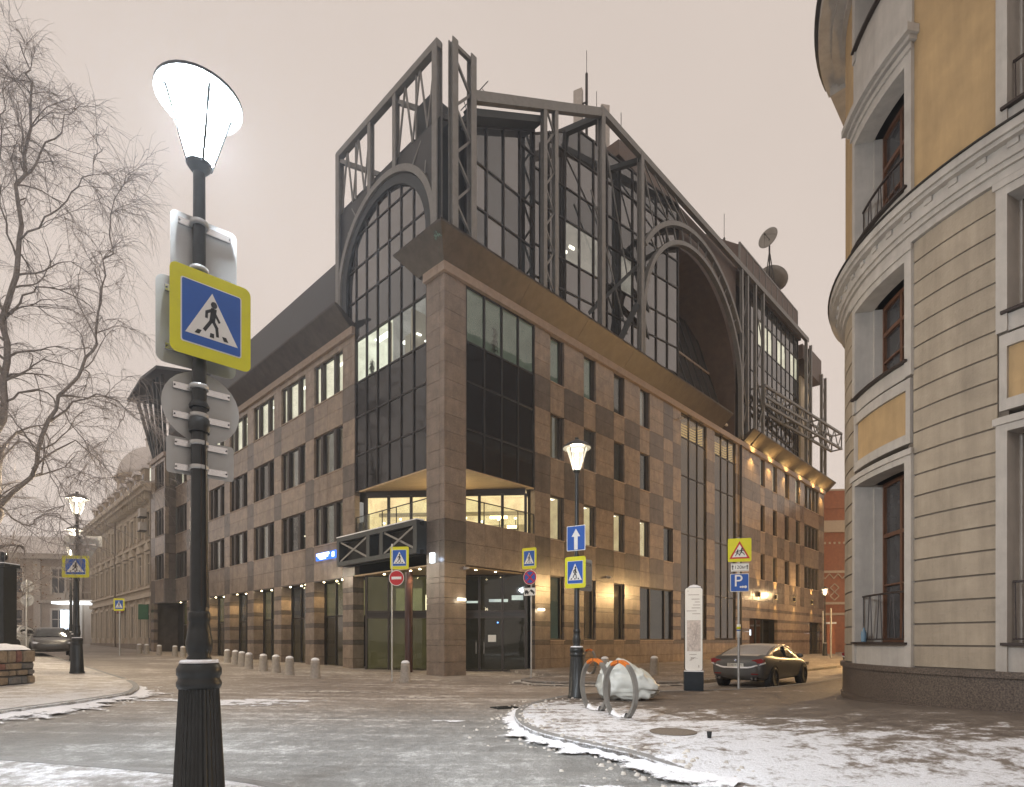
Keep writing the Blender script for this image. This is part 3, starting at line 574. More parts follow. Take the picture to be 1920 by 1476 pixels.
# left wing
for z0, z1, k in LW:
    cell('W', 37.0, 37.35, z0, z1, 'd' if k == 's' else 'l', 2); cell('W', 39.95, 41.25, z0, z1, 'l' if k == 'w' else 'd', 3 if k == 'w' else 2 if k == 's' else 1)
    cell('T', -.84+.3, 0.0, z0, z1, 'd', 3 if k == 'w' else 2)
    if k != 'w': cell('W', 37.35, 39.95, z0, z1, 'l', 2 if k == 's' else 1)
    else: window('W', 37.35, 39.95, z0, z1, (38.1, 39.2), 'room_dim', 'pane_dim', fat=.08)
for z0, z1, k in STR: cell('W', 40.3, 41.25, z0, min(z1, 4.95), k, 1)
mb = MB(); mb.box(-.84, .3, 37.0, 41.25, 4.85, 4.947); mb.build('soffit', 'stone_dark', B)
# corner pillar
zs = [0, .62, 1.35, 1.6, 2.3, 2.55, 3.2, 3.45, 4.1, 4.35, 5.0, 5.95, 6.9]+[6.9+.763*i for i in range(1, 15)]
for z0, z1 in zip(zs, zs[1:]):
    k = 'd' if 5.0 <= z0 < 6.8 else 'c'
    slab('R', 0, 1.26, z0, z1, k); slab('L', .306, 1.26, z0, z1, k)
# entrance fascia on the right front
for i in range(4):
    a0 = 1.26+(5.91-1.26)*i/4; a1 = 1.26+(5.91-1.26)*(i+1)/4
    slab('R', a0, a1, 4.98, 5.95, 'l'); slab('R', a0, a1, 5.95, 6.98, 'l')
# --- place the slabs: the nearest ones singly, the far ones joined
camL = Vector((0, 0)); cB = Vector((0, 0))-BC; camL = Vector((cB.dot(UR), cB.dot(UL)))
def sl_c(q):
    p = FACES[q[0]]((q[1]+q[2])/2, q[6]/2, (q[3]+q[4])/2); return Vector(p)
SL.sort(key=lambda q: (Vector((sl_c(q).x, sl_c(q).y))-camL).length)
KM = {'l': 'stone_light', 'd': 'stone_dark', 'c': 'stone_corner'}; CA = {}; far = {'l': MB(), 'd': MB(), 'c': MB()}; GAP = .007
for i, q in enumerate(SL):
    face, a0, a1, z0, z1, k, dep = q; c = sl_c(q)
    if i < 300:
        key = (face in 'RT', round(a1-a0, 3), round(z1-z0, 3), k, dep)
        if key not in CA:
            m_ = MB(); w = (a1-a0)/2-GAP; h_ = (z1-z0)/2-GAP; d_ = dep/2
            if key[0]: m_.box(-w, w, -d_, d_, -h_, h_)
            else: m_.box(-d_, d_, -w, w, -h_, h_)
            me = m_.mesh('stone_slab'); me.materials.append(MATS[KM[k]]); CA[key] = me
        jit = random.uniform(-.003, .003)
        inst('stone_slab', CA[key], B, (c.x+(0 if key[0] else jit), c.y+(jit if key[0] else 0), c.z))
    else: fbox(far[k], FACES[face], a0+GAP, a1-GAP, 0, dep, z0+GAP, z1-GAP)
for k in 'ldc':
    if far[k].f: far[k].build('far_stone_slabs', KM[k], B)['kind'] = 'stuff'
# --- core behind the cladding
def sprism(poly, z0, z1, name, m, parent=B):
    mb = MB(); mb.prism(poly, lambda u, v, d: (u, v, d), z0, z1); return mb.build(name, m, parent)
CORE = [(8.2, 1.35), (53.7, 1.35), (53.7, 14), (14, 14), (14, 41.2), (1.35, 41.2), (1.35, 9.3)]
sprism(CORE, -.3, 17.6, 'core', 'core')
sprism([(.1, .1), (53.8, .1), (53.8, 14), (14, 14), (14, 41.25), (-.7, 41.25), (-.7, 37.1), (.1, 37.1)], 17.62, 18.0, 'roof_deck', 'roof_dark')
mb = MB(); mb.box(53.5, 53.8, .35, 14, 0, 17.6); mb.build('end_wall', 'stone_light', B)
mb = MB(); mb.box(-.8, 14, 41.0, 41.3, 0, 17.6); mb.build('end_wall', 'stone_dark', B)
# --- stone band and flared copper parapet
def band(fn, a0, a1): 
    n = max(1, round((a1-a0)/2.4))
    for i in range(n):
        mb = MB(); fbox(mb, fn, a0+(a1-a0)*i/n+.004, a0+(a1-a0)*(i+1)/n-.004, -.14, .32, 17.6, 17.99); mb.build('coping_stone', 'band', B)
band(fR, -.13, 32.0); band(fR, 32.0, 53.9); band(fL, .33, 1.35); band(fL, 7.4, 37.0)
mb = MB(); fbox(mb, fW, 37.05, 41.3, -.1, .32, 17.6, 17.99); mb.build('coping_stone', 'band', B)
PF = [(-.10, 18.0), (-.98, 18.86), (-1.0, 18.95), (-.86, 18.95), (.25, 18.25), (.25, 18.0)]
def parapet(fn, a0, a1, miter0=False, n=1, m='copper', slant1=0.):
    for i in range(n):
        b0 = a0+(a1-a0)*i/n; b1 = a0+(a1-a0)*(i+1)/n; mb = MB(); N = len(PF)
        vs = [fn((d if (miter0 and i == 0) else b0+.008), d, z) for d, z in PF]+[fn(b1-.008+(slant1*(z-18.0) if i == n-1 else 0), d, z) for d, z in PF]
        mb.add(vs, [tuple(range(N)), tuple(reversed(range(N, 2*N)))]+[(k, k+N, (k+1)%N+N, (k+1)%N) for k in range(N)]); mb.build('parapet_panel', m, B)
parapet(fR, 0, 27.6, True, 6); parapet(fL, 0, 1.75, True, 1, slant1=.75); parapet(fL, 7.6, 36.8, False, 6); parapet(fR, 31.7, 33.0, False, 1); parapet(fR, 33.2, 54.6, False, 4)
mb = MB(); mb.add([(-.62, -.655, 18.5), (-.36, -.42, 18.22), (-.40, -.1, 18.27), (-.86, -.15, 18.74), (-.85, -.5, 18.73)], [(0,1,2,3,4)]); o = mb.build('copper_stain', 'verdigris_ragged', B); o.data.attributes.new('edge', 'FLOAT', 'POINT').data.foreach_set('value', [.55]*5); o.location = (-.012, 0, -.012)
# --- corner bays: curtain walls, cafe, entrance
curtain(fR, lin(1.30, 5.88, 4), [9.32, 11.15, 13.3, 15.1, 17.58], .10, lambda i, j: 'pane' if j == 3 else 'black_glass')
ZL = [9.32, 11.2, 13.2, 15.0, 17.2, 19.35, 21.0, 22.62, 24.5]
curtain(fL, lin(1.30, 7.30, 6), ZL, .10, lambda i, j: 'pane_clean' if j == 3 else ('black_glass' if j < 3 else ('dark_glass_cool' if j == 4 else 'dark_glass')))
curtain(fL, [.45, 1.26], ZL[4:], .14, lambda i, j: 'dark_glass'); curtain(fL, [7.34, 8.6], ZL[4:], .14, lambda i, j: 'dark_glass')
def room(fn, a0, a1, d0, d1, z0, z1, m):
    r = MB(); r.add([fn(a0, d0, z0), fn(a1, d0, z0), fn(a1, d1, z0), fn(a0, d1, z0), fn(a0, d0, z1), fn(a1, d0, z1), fn(a1, d1, z1), fn(a0, d1, z1)], [(0,1,2,3), (4,7,6,5), (3,2,6,7), (0,3,7,4), (1,5,6,2)])
    return r.build('room', m, B)  # with gold_reflection it is a glowing shell in place of reflections, not a room

m_ = emit('gold_reflection', (1., .58, .14), .55); n_ = m_.node_tree.nodes; w_ = n_.new('ShaderNodeTexWave'); w_.bands_direction = 'Z'; w_.inputs['Scale'].default_value = 1.6; w_.inputs['Distortion'].default_value = 2.2; w_.inputs['Detail'].default_value = 2; w_.inputs['Detail Scale'].default_value = .6  # wavy gold glow imitating rippled reflections in the glass strips
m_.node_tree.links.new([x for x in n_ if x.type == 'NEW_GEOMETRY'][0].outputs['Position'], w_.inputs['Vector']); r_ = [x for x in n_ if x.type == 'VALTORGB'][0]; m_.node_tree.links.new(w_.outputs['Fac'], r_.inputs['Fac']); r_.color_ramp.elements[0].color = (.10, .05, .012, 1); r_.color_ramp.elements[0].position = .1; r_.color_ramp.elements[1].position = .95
for a0, a1 in ((21.3, 25.1), (26.6, 30.4)): room(fR, a0, a1, .3, .9, 15.9, 17.5, 'gold_reflection')  # glowing shells behind the top panes in place of reflections, not rooms
ro = room(fR, 1.3, 5.9, .2, 1.3, 15.05, 17.58, 'room_teal'); rl = room(fL, 4.2, 7.32, .2, 1.3, 15.0, 17.2, 'room_white'); r2 = room(fL, 1.3, 4.15, .2, 1.3, 15.0, 17.2, 'room_pale')
for a0, a1, d0, d1, par, f_, z in ((5.0, 6.4, .6, .9, rl, fL, 17.17), (2.6, 3.9, .5, .75, r2, fL, 16.1), (1.5, 2.2, .6, .85, r2, fL, 15.6)):
    mb = MB(); fbox(mb, f_, a0, a1, d0, d1, z-.04, z); mb.build('ceiling_lamp', 'lamp_strip', par)
for a in (2.7, 4.4): mb = MB(); fbox(mb, fL, a, a+.12, .3, 1.2, 15.0, 17.2); mb.build('partition', 'interior', r2 if a < 4 else rl)
mb = MB(); fbox(mb, fL, 2.9, 3.3, .3, .6, 15.02, 16.1); mb.build('cabinet', 'blind', r2)
def pot_plant(p, h_, par):
    rnd = random.Random(int(p[0]*100)); mb = MB()
    for k in range(46):
        th = rnd.uniform(0, 2*PI); z = p[2]+h_*rnd.uniform(.3, 1); r = rnd.uniform(.12, .34)*h_/1.6
        mb.tube([(p[0], p[1], z), (p[0]+r*.6*math.cos(th), p[1]+r*.6*math.sin(th)*.5, z+.12), (p[0]+r*math.cos(th), p[1]+r*math.sin(th)*.5, z-.02)], [.03, .025, .004], 3)
    mb.tube([(p[0], p[1], p[2]), (p[0], p[1], p[2]+h_*.9)], .025, 5); mb.lathe([(.12, 0), (.16, .3)], 8, p); mb.build('potted_plant', 'plant', par)
pot_plant((3.55, .55, 15.1), 1.55, ro); pot_plant((.5, 6.5, 15.05), 1.0, rl)
DA, DB = (.22, 6.55), (5.45, .22); dg_ = line_fn(DB, DA); DLEN = (Vector(DA)-Vector(DB)).length
# note: the line runs from the right front to the left one, its depth axis points outwards to the street
din = lambda a, q, z: dg_(a, -q, z)
tri = [(.02, 6.9), (.02, 1.30), (1.28, 1.30), (1.28, .02), (5.85, .02)]
sprism(tri, 9.24, 9.31, 'soffit', 'wood_soffit'); sprism([(.31, 7.3), (.31, 1.28), (1.28, .31), (5.9, .31), (8.1, 1.3), (1.3, 9.2)], 6.86, 6.97, 'terrace_floor', 'concrete')
sprism([(.02, 7.4), (.02, 1.30), (1.28, 1.30), (1.28, .31), (5.9, .31)], 4.90, 4.975, 'soffit', 'wood_soffit')
curtain(din, lin(0, DLEN, 7), [6.98, 8.98], .0, lambda i, j: 'pane_clean', 'cafe_front', mw=.14)
mb = MB(); fbox(mb, din, 0, DLEN, -.06, .1, 9.0, 9.235); mb.build('header_beam', 'mullion', B)
cr = room(din, .0, DLEN, .12, 2.0, 6.98, 9.22, 'room_cafe')
for a in lin(.6, DLEN-.6, 8): 
    mb = MB(); mb.lathe([(.0, 0), (.07, .03), (.07, .09), (0, .12)], 8, din(a, 1.1, 7.75+.25*random.random())); mb.build('pendant_lamp', 'lamp_soft', cr)
for a0, a1, zz in ((1.0, 1.9, 7.9), (3.0, 3.5, 7.65), (.5, 1.0, 7.4)):
    mb = MB(); fbox(mb, din, a0, a1, .7, .8, zz, zz+.13); mb.build('bar_lamp', 'lamp_warm', cr)
mb = MB(); fbox(mb, din, .1, DLEN-.1, 1.6, 1.9, 6.98, 7.75); fbox(mb, din, .1, DLEN-.1, 1.75, 1.95, 8.32, 8.5); mb.build('bar_counter', 'interior', cr)
for i in range(9):
    a = .5+i*.85; mb = MB(); fbox(mb, din, a, a+.4, .9, 1.3, 7.4, 7.44); fbox(mb, din, a+.05, a+.09, .9, .94, 6.98, 7.85); fbox(mb, din, a+.31, a+.35, 1.2, 1.24, 6.98, 7.4); mb.build('cafe_chair', 'frame_brown', cr)
for k_, fn, a0, a1, n in (('R', fR, 1.3, 5.88, 4), ('L', fL, 1.3, 7.3, 5)):
    mb = MB()
    fbox(mb, fn, a0, a1, .06, .10, 7.96, 8.0)
    for a in lin(a0, a1, n): fbox(mb, fn, a-.015, a+.015, .06, .10, 6.99, 7.96)
    o = mb.build('balustrade', 'mullion', B)
    mb = MB(); fbox(mb, fn, a0+.02, a1-.02, .07, .085, 7.05, 7.95); mb.build('pane', 'pane_clean', o)
spot_light('cafe_glow', (2.2, 2.5, 7.3), 160, (1, .78, .48), (-.05, -.05, 1), 150, 1, .3, B)
mb = MB(); mb.box(.25, .7, 7.0, 7.3, 6.98, 7.75); mb.build('planter', 'steel_dark', B)
# steel truss balcony on the left front
tb = part('truss_balcony', B)
mb = MB()
for d in (-.42, -.02):
    fbox(mb, fL, 1.3, 8.25, d-.1, d+.1, 6.72, 6.95); fbox(mb, fL, 1.3, 8.25, d-.1, d+.1, 5.45, 5.68)
mb.build('chord', 'steel_dark', tb)
for a in (1.42, 4.1, 5.25, 8.13): mb = MB(); fbox(mb, fL, a-.14, a+.14, -.52, .08, 5.68, 6.72); mb.build('post', 'steel_dark', tb)
for a0, a1 in ((1.56, 3.96), (5.4, 7.99)):
    for z0, z1 in ((5.7, 6.7), (6.7, 5.7)): mb = MB(); mb.bar((-.45+(.03 if z0 < z1 else 0), a0, z0), (-.45+(.03 if z0 < z1 else 0), a1, z1), .09, .04, up=(1, 0, 0)); mb.build('brace', 'steel', tb)
mb = MB(); fbox(mb, fL, 1.35, 8.2, -.02, .05, 5.68, 6.72); mb.build('back_panel', 'core', tb)
mb = MB(); fbox(mb, fL, 1.3, 8.28, -.53, -.1, 6.953, 7.0); mb.build('snow_cap', 'snow', tb)
# entrance storefront
curtain(din, lin(0, DLEN, 7), [.02, 2.75, 3.05, 4.9], .0, lambda i, j: 'mullion' if j == 1 else 'pane_dark', 'entrance_front', mw=.10, mm='frame_brown')
er = room(din, .0, DLEN*.46, .2, 2.2, .0, 4.88, 'room_dim'); er2 = room(din, DLEN*.47, DLEN, .2, 2.0, .0, 4.88, 'room_olive')
for a0, a1, z0, z1, m_, par in ((1.0, 2.0, 3.6, 3.75, 'tv', er), (2.6, 3.2, 3.55, 3.66, 'tv', er), (.2, .8, 3.7, 3.95, 'tv', er), (5.6, 7.0, 3.1, 4.35, 'room_green', er2), (4.1, 5.0, 3.15, 4.4, 'room_green', er2), (5.0, 5.4, 3.2, 4.0, 'lamp_soft', er2)):
    mb = MB(); fbox(mb, din, a0, a1, 1.2, 1.25, z0, z1); mb.build('interior_light', m_, par)
for a in (1.4, 3.4): mb = MB(); fbox(mb, din, a-.03, a+.03, -.14, -.08, 2.45, 2.5); mb.build('door_indicator', 'led_blue', er)
for a in (2.1, 2.5): mb = MB(); mb.tube([din(a, -.12, .9), din(a, -.12, 1.5)], .02, 6); mb.build('door_handle', 'aluminium', er)
mb = MB(); fbox(mb, din, 1.5, 1.9, -.03, -.02, 1.5, 1.85); mb.build('notice', 'sign_white_paint', er)
mb = MB(); mb.lathe([(.19, 0), (.19, 4.9)], 18, (.55, 3.35, 0)); mb.build('round_column', 'maroon', B, smooth=math.radians(40))
# arcade glazing behind the piers of the left front
for k_ in range(7):
    a0 = 8.55+4.25*k_; a1 = a0+3.2
    fz = lambda a, d, z: (d+.72, a, z)
    curtain(fz, [a0-.05, a0+.75, a0+2.0, a1+.05], [.1, 2.95, 4.9], .05, lambda i, j: 'glass_olive' if j == 0 else 'pane_dim', 'shop_front', mw=.09)
    ro_ = room(fL, a0-.1, a1+.1, .85, 1.3, 2.95, 4.9, 'room_dim' if k_ % 2 else 'room_olive')
    mb = MB(); fbox(mb, fL, a0, a1, .02, .70, 4.90, 4.947); so = mb.build('soffit', 'stone_dark', B)
    for q, (aa, dd) in enumerate(((a0+.5, .28), (a0+1.5, .5), (a0+2.6, .3))):
        mb = MB(); mb.lathe([(.05, -.02), (.05, .0)], 8, fL(aa, dd, 4.897)); mb.build('downlight', 'lamp_spot', so)
    spot_light('downlight_beam', fL(a0+2.3, .35, 4.85), 170, (1, .70, .33), (0, .05, -1), 130, .8, .05, B)
mb = MB(); fbox(mb, fL, 7.5, 37, .9, 1.3, 0, .09); mb.build('plinth', 'stone_dark', B)
for p in ((.35, 2.2), (.4, 3.0), (.9, 4.0), (.8, 1.8), (.4, 5.2), (3.6, .5), (2.4, .6)):
    mb = MB(); mb.lathe([(.05, -.02), (.05, 0)], 8, (p[0], p[1], 4.897)); mb.build('downlight', 'lamp_spot', B)
spot_light('downlight_beam', (.5, 2.8, 4.85), 160, (1, .8, .5), (0, 0, -1), 130, .8, .05, B); spot_light('downlight_beam', (3.0, .6, 4.85), 90, (1, .85, .6), (0, 0, -1), 130, .8, .05, B)
# soft wall lamps beside the entrance
for f_, a, z in ((fR, .95, 3.35), (fR, 6.35, 3.1)):
    mb = MB(); fbox(mb, f_, a-.22, a+.22, -.09, -.01, z, z+.11); mb.build('wall_light', 'lamp_soft', B); point_light('wall_glow', f_(a, -.3, z), 6, (1, .85, .6), .1, B)
mb = MB(); fbox(mb, fL, .62, .86, -.14, -.01, 5.0, 5.45); mb.build('lit_number_box', 'sign_white', B); point_light('number_glow', fL(.72, -.4, 5.2), 5, (.6, .75, 1), .1, B)
# lit street-name plate
mb = MB(); fbox(mb, fL, 9.75, 11.35, -.09, -.01, 6.08, 6.5); sg = mb.build('street_name_plate', 'sign_blue', B)
for z0, z1, a0, a1 in ((6.33, 6.47, 9.82, 11.28), (6.12, 6.2, 10.2, 10.9), (6.22, 6.3, 9.95, 11.1)): mb = MB(); fbox(mb, fL, a0, a1, -.10, -.092, z0, z1); mb.build('lettering', 'sign_white', sg)
mb = MB(); fbox(mb, fL, 9.15, 9.68, -.09, -.01, 6.08, 6.5); s2 = mb.build('number_plate', 'sign_blue', B)
mb = MB(); fbox(mb, fL, 9.28, 9.34, -.10, -.092, 6.16, 6.42); fbox(mb, fL, 9.48, 9.54, -.10, -.092, 6.16, 6.42); fbox(mb, fL, 9.34, 9.48, -.10, -.092, 6.16, 6.21); fbox(mb, fL, 9.34, 9.48, -.10, -.092, 6.37, 6.42); mb.build('numeral', 'sign_white', s2)
point_light('plate_glow', fL(10.2, -.45, 6.3), 8, (.25, .45, 1), .2, B)
# wall washers on the far right wing
for a in (35.1, 39.1, 44.0, 49.4):
    mb = MB(); fbox(mb, fR, a-.13, a+.13, -.2, -.01, 5.35, 5.75); w_ = mb.build('wall_washer', 'frame_brown', B)
    for z, dz in ((5.76, 1), (5.34, -1)): mb = MB(); fbox(mb, fR, a-.08, a+.08, -.16, -.06, z-.008, z+.008); mb.build('lens', 'wash_lamp', w_)
    spot_light('washer_beam', (a, -.32, 5.85), 420, (1, .6, .2), (0, .14, 1), 62, .7, .04, B); spot_light('washer_beam', (a, -.32, 5.25), 260, (1, .6, .2), (0, .14, -1), 56, .7, .04, B)
for a, p in ((22.4, 200), (24.2, 200), (27.6, 220), (29.4, 220)):
    mb = MB(); fbox(mb, fR, a-.3, a+.3, -.1, -.03, 17.52, 17.56); mb.build('added_strip_light', 'frame_brown', B); spot_light('added_strip_beam', (a, -.3, 17.4), p, (1, .6, .2), (0, .3, -1), 110, .8, .05, B)  # added fitting and spot, standing in for gold mirrored in the glass strips
for a in (33.5, 37.5, 41.5, 45.5, 49.5, 52.5):
    mb = MB(); fbox(mb, fR, a-.25, a+.25, -.09, -.03, 17.5, 17.54); mb.build('added_strip_light', 'frame_brown', B); spot_light('added_strip_beam', (a, -.5, 17.3), 420, (1, .62, .22), (0, -.25, 1), 150, .8, .05, B)  # added fitting and spots, put in to gild the parapet and the wall
    spot_light('added_strip_beam', (a, -.45, 17.25), 260, (1, .62, .22), (0, .2, -1), 120, .8, .05, B)
# drain pipes, cameras
mb = MB(); mb.tube([(31.2, -.1, .2), (31.2, -.1, 17.6)], .09, 8); mb.build('drain_pipe', 'mullion', B)
for p in ((1.15, -.15, 4.75), (20.9, -.2, 16.9), (12.2, -.2, 5.2)):
    mb = MB(); mb.box(p[0]-.06, p[0]+.06, p[1]-.12, p[1]+.14, p[2], p[2]+.1); mb.bar((p[0], 0, p[2]+.16), (p[0], p[1], p[2]+.05), .03); mb.build('security_camera', 'antenna_white', B)

# ------------------------------------------------------------------ steel and glass top of the office building
def hcol(fn, a, d, z0, z1, par, w=.32, m='steel', name='steel_column'):
    mb = MB(); h_ = w/2
    fbox(mb, fn, a-h_, a+h_, d-h_, d-h_+.05, z0, z1); fbox(mb, fn, a-h_, a+h_, d+h_-.05, d+h_, z0, z1); fbox(mb, fn, a-.03, a+.03, d-h_+.05, d+h_-.05, z0, z1)
    return mb.build(name, m, par)
def rod(p, q, w, par, name='brace', m='steel', h_=None, up=(0, 0, 1)):
    mb = MB(); mb.bar(p, q, w, h_ or w, up); return mb.build(name, m, par)
def lattice(fn, a0, a1, d, z0, z1, par, step=1.05, w=.10, m='steel'):
    z = z0; k = 0
    while z+step < z1+.01:
        p, q = (fn(a0, d, z), fn(a1, d, z+step)) if k % 2 == 0 else (fn(a1, d, z), fn(a0, d, z+step))
        rod(p, q, w, par, m=m); z += step; k += 1
# corner tower on the right front
T1 = part('corner_tower', B)
for a, z in ((.51, 28.0), (1.6, 28.05)): hcol(fR, a, 0, 18.2, z, T1)
for a in (.6, 1.7): hcol(fR, a, 1.15, 18.2, 26.0, T1, .26, 'steel_dark')
rod(fR(.51, 0, 27.85), fR(1.6, 0, 27.85), .16, T1, 'tie'); lattice(fR, .62, 1.5, 0, 18.9, 27.7, T1)
mb = MB(); mb.box(.3, 2.4, 1.3, 2.4, 18, 26.4); mb.build('shaft', 'steel_dark', T1)
T2 = part('lattice_tower', B)
for a, z in ((6.6, 29.2), (7.5, 29.75)): hcol(fR, a, 0, 18.2, z, T2, .26)
lattice(fR, 6.7, 7.4, 0, 18.8, 29.3, T2, 1.05, .085)
for a in (6.5, 7.6): hcol(fR, a, 1.0, 18.2, 28.5, T2, .24, 'steel_dark')
# sloping and level chords of the right front
rod((1.72, 0, 26.32), (11.75, 0, 32.15), .3, B, 'chord', h_=.42); rod((11.7, 0, 32.25), (48.2, 0, 32.55), .3, B, 'chord', h_=.42)
for a, z in ((11.7, 32.4), (15.95, 32.3)): hcol(fR, a, 0, 18.2, z, B, .34)
for p, q, w in (((11.7, .2, 32.0), (10.2, 2.6, 31.3), .34), ((15.95, .2, 32.0), (13.2, 2.4, 30.6), .28), ((15.95, .2, 25.4), (12.6, 1.6, 21.5), .2), ((15.8, .2, 22.8), (14.2, 1.4, 18.6), .34), ((1.75, .6, 26.0), (6.6, .6, 28.9), .2)): rod(p, q, w, B, 'strut', 'steel_dark')
rod((11.85, .1, 31.8), (15.8, .9, 25.0), .07, B); rod((11.9, .9, 28.3), (15.8, .9, 21.2), .07, B)
AC, AZ, RI, RO = 23.75, 22.05, 7.75, 8.95
def arch(fn, c, z, r, w, dep, d, a_lo, a_hi, par, name, m, foot=None, n=44):
    pts = []
    for k in range(n+1):
        th = PI*k/n; a = c-r*math.cos(th); 
        if a_lo-.02 <= a <= a_hi+.02: pts.append((c-r*math.cos(th), z+r*math.sin(th), c-(r-w)*math.cos(th), z+(r-w)*math.sin(th)))
    if foot: 
        p = pts[0]; q = pts[-1]; pts = [(p[0], foot, p[2], foot)]+pts
        if len(foot if isinstance(foot, tuple) else (1,)) == 1: pts = pts+[(q[0], foot, q[2], foot)]
    mb = MB()
    for p in pts: mb.v += [fn(p[0], d, p[1]), fn(p[2], d, p[3]), fn(p[2], d+dep, p[3]), fn(p[0], d+dep, p[1])]
    for i in range(len(pts)-1):
        for k in range(4): mb.f.append((4*i+k, 4*i+(k+1)%4, 4*i+4+(k+1)%4, 4*i+4+k)); mb.m.append(0)
    mb.f += [(0,1,2,3), tuple(4*(len(pts)-1)+k for k in (3,2,1,0))]; mb.m += [0, 0]
    return mb.build(name, m, par)
A1 = part('arch_truss', B)
arch(fR, AC, AZ, RO, .3, .34, -.17, 16.1, 31.35, A1, 'outer_arch', 'steel'); arch(fR, AC, AZ, RI, .28, .34, -.17, 15.9, 31.6, A1, 'inner_arch', 'steel', foot=18.3)
for k in range(17):
    th = math.radians(24+8.3*k); c_, s_ = math.cos(th), math.sin(th); a = AC-RO*c_
    if 16.2 < a < 31.2: rod((AC-(RI-.05)*c_, 0, AZ+(RI-.05)*s_), (AC-(RO-.25)*c_, 0, AZ+(RO-.25)*s_), .07, A1, 'rib')
for a, b_ in ((16.2, 17.6), (16.4, 19.4), (17.6, 20.6), (18.9, 21.6), (20.3, 22.4)):
    zz = AZ+math.sqrt(max(.1, RO**2-(b_-AC)**2)); rod((a, .0, 32.0), (b_, 0, zz), .07, A1, 'hanger')
for z in (23.6, 25.6, 21.8): rod((16.1, .4, z+1.6), (18.3, .9, z), .28, A1, 'strut', 'steel_dark')
for a in (31.55, 32.7, 34.4, 36.15): hcol(fR, a, 0, 18.2, 32.4, B, .24)
lattice(fR, 34.5, 36.05, 0, 19, 32, B, 2.9, .09); lattice(fR, 31.65, 32.6, .0, 19, 32.0, B, 2.2, .07)
# glass walls with a sloping head
def curtain_top(fn, al, zl, zt, d, mf, name='curtain_wall', mw=.08, md=.16):
    mb = MB()
    for a in al: fbox(mb, fn, a-mw/2, a+mw/2, d-md*.6, d+md*.4, zl[0], max(zl[0]+.1, zt(a)))
    o = None; ps = []
    for i in range(len(al)-1):
        a0, a1 = al[i]+mw/2, al[i+1]-mw/2; t0, t1 = zt(a0), zt(a1)
        mb.add([fn(a, d+q, z) for q in (-.07, .06) for a, z in ((a0, t0-.1), (a1, t1-.1), (a1, t1), (a0, t0))], [(0,1,2,3), (7,6,5,4), (0,4,5,1), (1,5,6,2), (2,6,7,3), (3,7,4,0)])
        for j in range(len(zl)):
            z0 = zl[j]; z1 = zl[j+1] if j+1 < len(zl) else 99
            lim = min(t0, t1)
            if z0 > lim-.15: break
            if j: fbox(mb, fn, a0, a1, d-.07, d+.06, z0-mw/2, z0+mw/2)
            if z1 < lim-.1: ps.append((i, j, [(a0, z0+mw/2), (a1, z0+mw/2), (a1, z1-mw/2), (a0, z1-mw/2)]))
            else: ps.append((i, j, [(a0, z0+mw/2), (a1, z0+mw/2), (a1, t1-.1), (a0, t0-.1)])); break
    o = mb.build(name, 'mullion', B)
    for i, j, q in ps:
        p = MB(); p.prism(q, lambda u, v, w: fn(u, w, v), d-.012, d+.012); p.build('pane', mf(i, j), o)
    return o
zt1 = lambda a: 26.0+.58*(a-1.7)-.45
curtain_top(fR, [1.95, 2.44, 3.24, 4.41, 5.61, 6.68], [18.4, 20.2, 22.2, 24.35, 27.1], zt1, .8, lambda i, j: 'dark_glass_cool' if (i+j) % 3 else 'dark_glass')
mb = MB(); mb.prism([(1.7, 25.9), (6.7, 28.8), (6.7, 28.45), (1.7, 25.55)], lambda u, v, w: (u, w, v), .1, 1.2); mb.build('eave_soffit', 'steel_dark', B)
fG = line_fn((5.8, 2.49), (21.35, .33)); sG = lambda a: 5.8+a*.9905
zt2 = lambda a: min(32.2, 32.2-.6*(11.7-sG(a)))
GA = lin(1.15, 15.69, 12)
lit = (3, 4, 5, 7)
curtain_top(fG, GA, [18.4, 20.3, 22.1, 23.9, 26.3, 28.2, 30.3], zt2, 0, lambda i, j: ('pane' if (j == 3 and i in lit) else ('dark_glass_cool' if (j in (4, 6) or i == 6) else 'dark_glass')))
for i0, i1 in ((3, 6), (7, 8)):
    r = MB(); a0, a1 = GA[i0], GA[i1]; P8 = [fG(a, q, z) for z in (23.9, 26.3) for a, q in ((a0, .1), (a1, .1), (a1, .8), (a0, .8))]
    r.add(P8, [(0,1,2,3), (4,7,6,5), (3,2,6,7), (0,3,7,4), (1,5,6,2)]); ro_ = r.build('room', 'room_pale', B)
    if i0 == 3:
        for a, z in ((a0+.15, 24.7), (a0+.75, 25.15)): mb = MB(); fbox(mb, fG, a, a+.4, .3, .4, z, z+.14); mb.build('ceiling_lamp', 'lamp_strip', ro_)
# volumes behind the glass
def tprism(poly, t0, t1, name, m): mb = MB(); mb.prism(poly, lambda u, v, w: (u, w, v), t0, t1); return mb.build(name, m, B)
tprism([(7.0, 18), (7.0, 29.0), (11.7, 31.95), (21.3, 31.95), (21.3, 18)], 3.4, 12, 'upper_volume', 'core')
tprism([(.9, 18), (.9, 24.9), (6.9, 28.3), (6.9, 18)], 1.3, 8.9, 'upper_volume', 'core')
tprism([(.25, 24.75), (.25, 25.05), (11.7, 32.3), (21.4, 32.3), (21.4, 32.0), (11.75, 32.0)], 2.6, 9.2, 'roof', 'roof_dark')
tprism([(15.0, 32.35), (15.0, 33.3), (18.0, 34.1), (22.6, 34.1), (22.6, 32.35)], 1.0, 8, 'roof_house', 'roof_brown')
mb = MB(); mb.box(21.3, 21.42, .4, 8, 18, 31.9); mb.build('recess_wall', 'mullion', B)
arc = [(AC-7.6*math.cos(math.radians(q)), AZ+7.6*math.sin(math.radians(q))) for q in range(180, 70, -6)]
arc = [p for p in arc if p[0] > 21.45]
